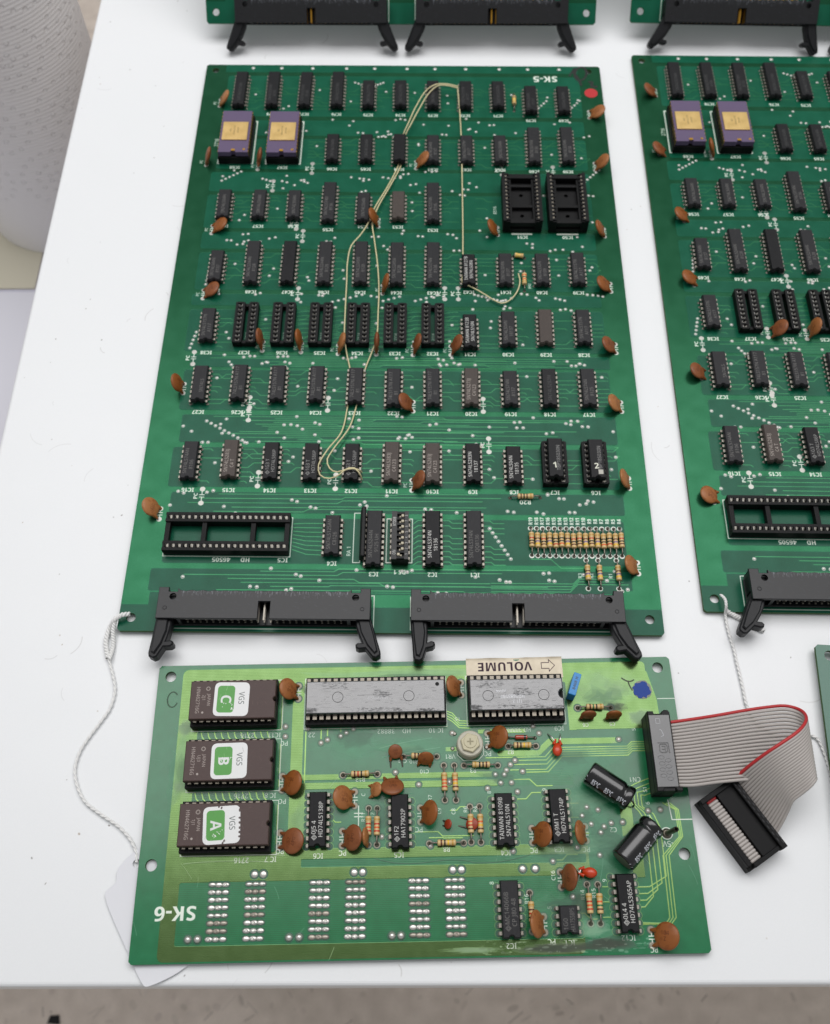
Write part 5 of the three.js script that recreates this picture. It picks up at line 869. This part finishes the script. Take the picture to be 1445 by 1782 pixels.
  // loose connector at the other end
  {
    const dir = Math.atan2(14.5, 23.0), list = [], c2x = 117.1, c2z = -63.0, L = 14.3, Wd = 8.1, T = 5.2, B = -2.7;
    list.push(rspan(-Wd, Wd, B, T - 3.2, -L, L, 0.3));
    list.push(rspan(Wd - 2.3, Wd, T - 3.4, T + 0.6, -L - 0.6, L + 0.4, 0.25), rspan(-Wd, -Wd + 2.0, T - 3.4, T - 0.8, -L + 1.4, L - 1.6, 0.25));
    list.push(rspan(-Wd + 0.2, Wd - 0.2, T - 3.4, T - 0.2, -L, -L + 1.9, 0.25), rspan(-Wd + 2.2, Wd - 0.2, T - 3.4, T - 0.6, L - 1.6, L, 0.25), rspan(-1.1, Wd - 2.2, T - 3.3, T - 1.2, -L + 1.8, L - 1.5, 0.2));
    const m = put(t, 'connector', merge(list), M.socket, c2x, 0, c2z, dir), slots = [];
    for (let i = 0; i < 10; i++) for (const s of [0, 1]) slots.push(rbox(0.45, 0.3, 1.3, 0.08, Wd - 1.7 + s * 1.0, T + 0.66, (i - 4.6 + s * 0.5) * 2.54));
    stuff(put(m, 'contact_slots', merge(slots), phys({ color: 0x232326, roughness: 0.6, name: 'slot_rib_plastic' })));
    for (let i = 0; i < N; i++) { const g = new THREE.CapsuleGeometry(0.66, 3.2, 4, 10); g.rotateZ(Math.PI / 2); put(m, 'wire_end', g, i ? gm : rm, -3.5, T - 2.7, (i - 9.5) * 1.27); }
  }
}

// ---------------------------------------------------------------- strings and tag
const path = (pts) => new THREE.CatmullRomCurve3(pts.map((p) => V(...p)), false, 'centripetal');
function twine(parent, pts, turns, rad = 0.38, off = 0.28) {
  const c = path(pts), n = Math.max(40, turns * 8);
  for (const s of [0, Math.PI]) {
    const q = []; for (let i = 0; i <= n; i++) { const u = i / n, p = c.getPointAt(u), d = c.getTangentAt(u), side = V(-d.z, 0, d.x).normalize(), up = new THREE.Vector3().crossVectors(side, d).normalize(), w = u * turns * Math.PI * 2 + s; q.push(p.clone().addScaledVector(side, Math.cos(w) * off).addScaledVector(up, Math.sin(w) * off * 0.8)); }
    put(parent, 'strand', new THREE.TubeGeometry(new THREE.CatmullRomCurve3(q), n * 3, rad, 6), M.whiteString);
  }
}
{
  const t = thing('string_tag', 0, 0, 0);
  tag(t, 'white paper tag on twisted string, tied to the left corner of the big board', 'tag');
  twine(t, [[-114.4, 4.6, -145.1], [-116.8, 6.2, -144.1], [-119.8, 5.2, -142.4], [-122.4, 1.8, -140.4], [-123.4, 1.2, -134.7], [-121.4, 1.6, -127.5]], 9, 0.55, 0.5);
  twine(t, [[-119.4, 5.4, -143.4], [-120.6, 3, -139], [-120.2, 1.3, -133], [-120.7, 2.2, -127]], 8, 0.5, 0.45);
  twine(t, [[-121.2, 2.2, -129], [-120.4, 1.4, -125.5], [-118.5, 1.1, -120.4], [-117, 1.1, -114.6], [-117.9, 1.1, -107.7], [-120.5, 1.1, -102.7], [-124, 1.1, -96.9], [-126.9, 1.1, -91], [-127.8, 1.1, -84.5], [-125.9, 1.1, -78.1], [-122.1, 1.1, -72.4], [-115.4, 1.1, -67.7], [-108.5, 1.1, -63.5], [-103.6, 1.1, -58.9], [-101, 1, -54.5], [-100.4, 0.9, -51]], 20, 0.38, 0.28);
  const outline = [[-101.3, -55], [-104, -52.5], [-107, -48.1], [-106.9, -44.4], [-110, -41.2], [-110, -39.4], [-99.3, -20.9], [-93.6, -12], [-92.4, -10.9], [-90.8, -11], [-78.7, -17.2], [-67, -34], [-78, -50], [-80, -53], [-84, -55.5], [-92, -60]], oc = new THREE.CatmullRomCurve3(outline.map(([a, b]) => V(a, 0, b)), true, 'centripetal'), g = slab(oc.getPoints(90).slice(0, 90).map((p) => [p.x, p.z]), 0.7, 1.15, 0.08, [circleHole(-100.2, -50.6, 1.5)]);
  put(t, 'paper_tag', g, std({ name: 'tag_card', color: 0xdcdde1, roughness: 0.8 }));
}
{
  const t = thing('string', 0, 0, 0);
  tag(t, 'white twisted string tied to the corner hole of the right-hand board, running under the ribbon', 'string');
  twine(t, [[123.4, 4.6, -152.7], [124.4, 6, -150], [124.6, 5.6, -147.3], [125, 2, -145.4], [125.1, 1.1, -143]], 6);
  twine(t, [[125.1, 1.3, -146], [125.2, 1.1, -140.3], [125.8, 1, -135], [126.5, 1, -130.3], [126.7, 1, -126.2], [127.5, 1, -115], [127.9, 1, -108.1], [130.7, 1, -101.3], [138.4, 1, -96], [148.4, 1, -96.6], [152.5, 1, -95.2], [154.3, 1, -89.1], [155, 1, -82.6], [154.6, 1, -74.1], [155, 1, -64]], 26);
  twine(t, [[125, 2, -147], [128, 1.2, -145.6], [131.6, 1, -143.5], [136.2, 1, -140.5], [139.6, 1, -138.6]], 8, 0.6, 0.5);
}
// board at the right edge
{
  const t = thing('circuit_board', 157.6, 1.5, -131.6, 0.07);
  boardPlate(t, 198, 106.5, phys({ name: 'plain_green_mask', color: 0x1d5f49, roughness: 0.35, clearcoat: 0.3 }), [[5.2, 4.4, 2.1], [5, 74, 2.1]]);
  tag(t, 'bare green corner of another circuit board at the right edge of the picture', 'circuit board');
}


chipMat.map = tex(atlas, true);
renderer.render(scene, camera);
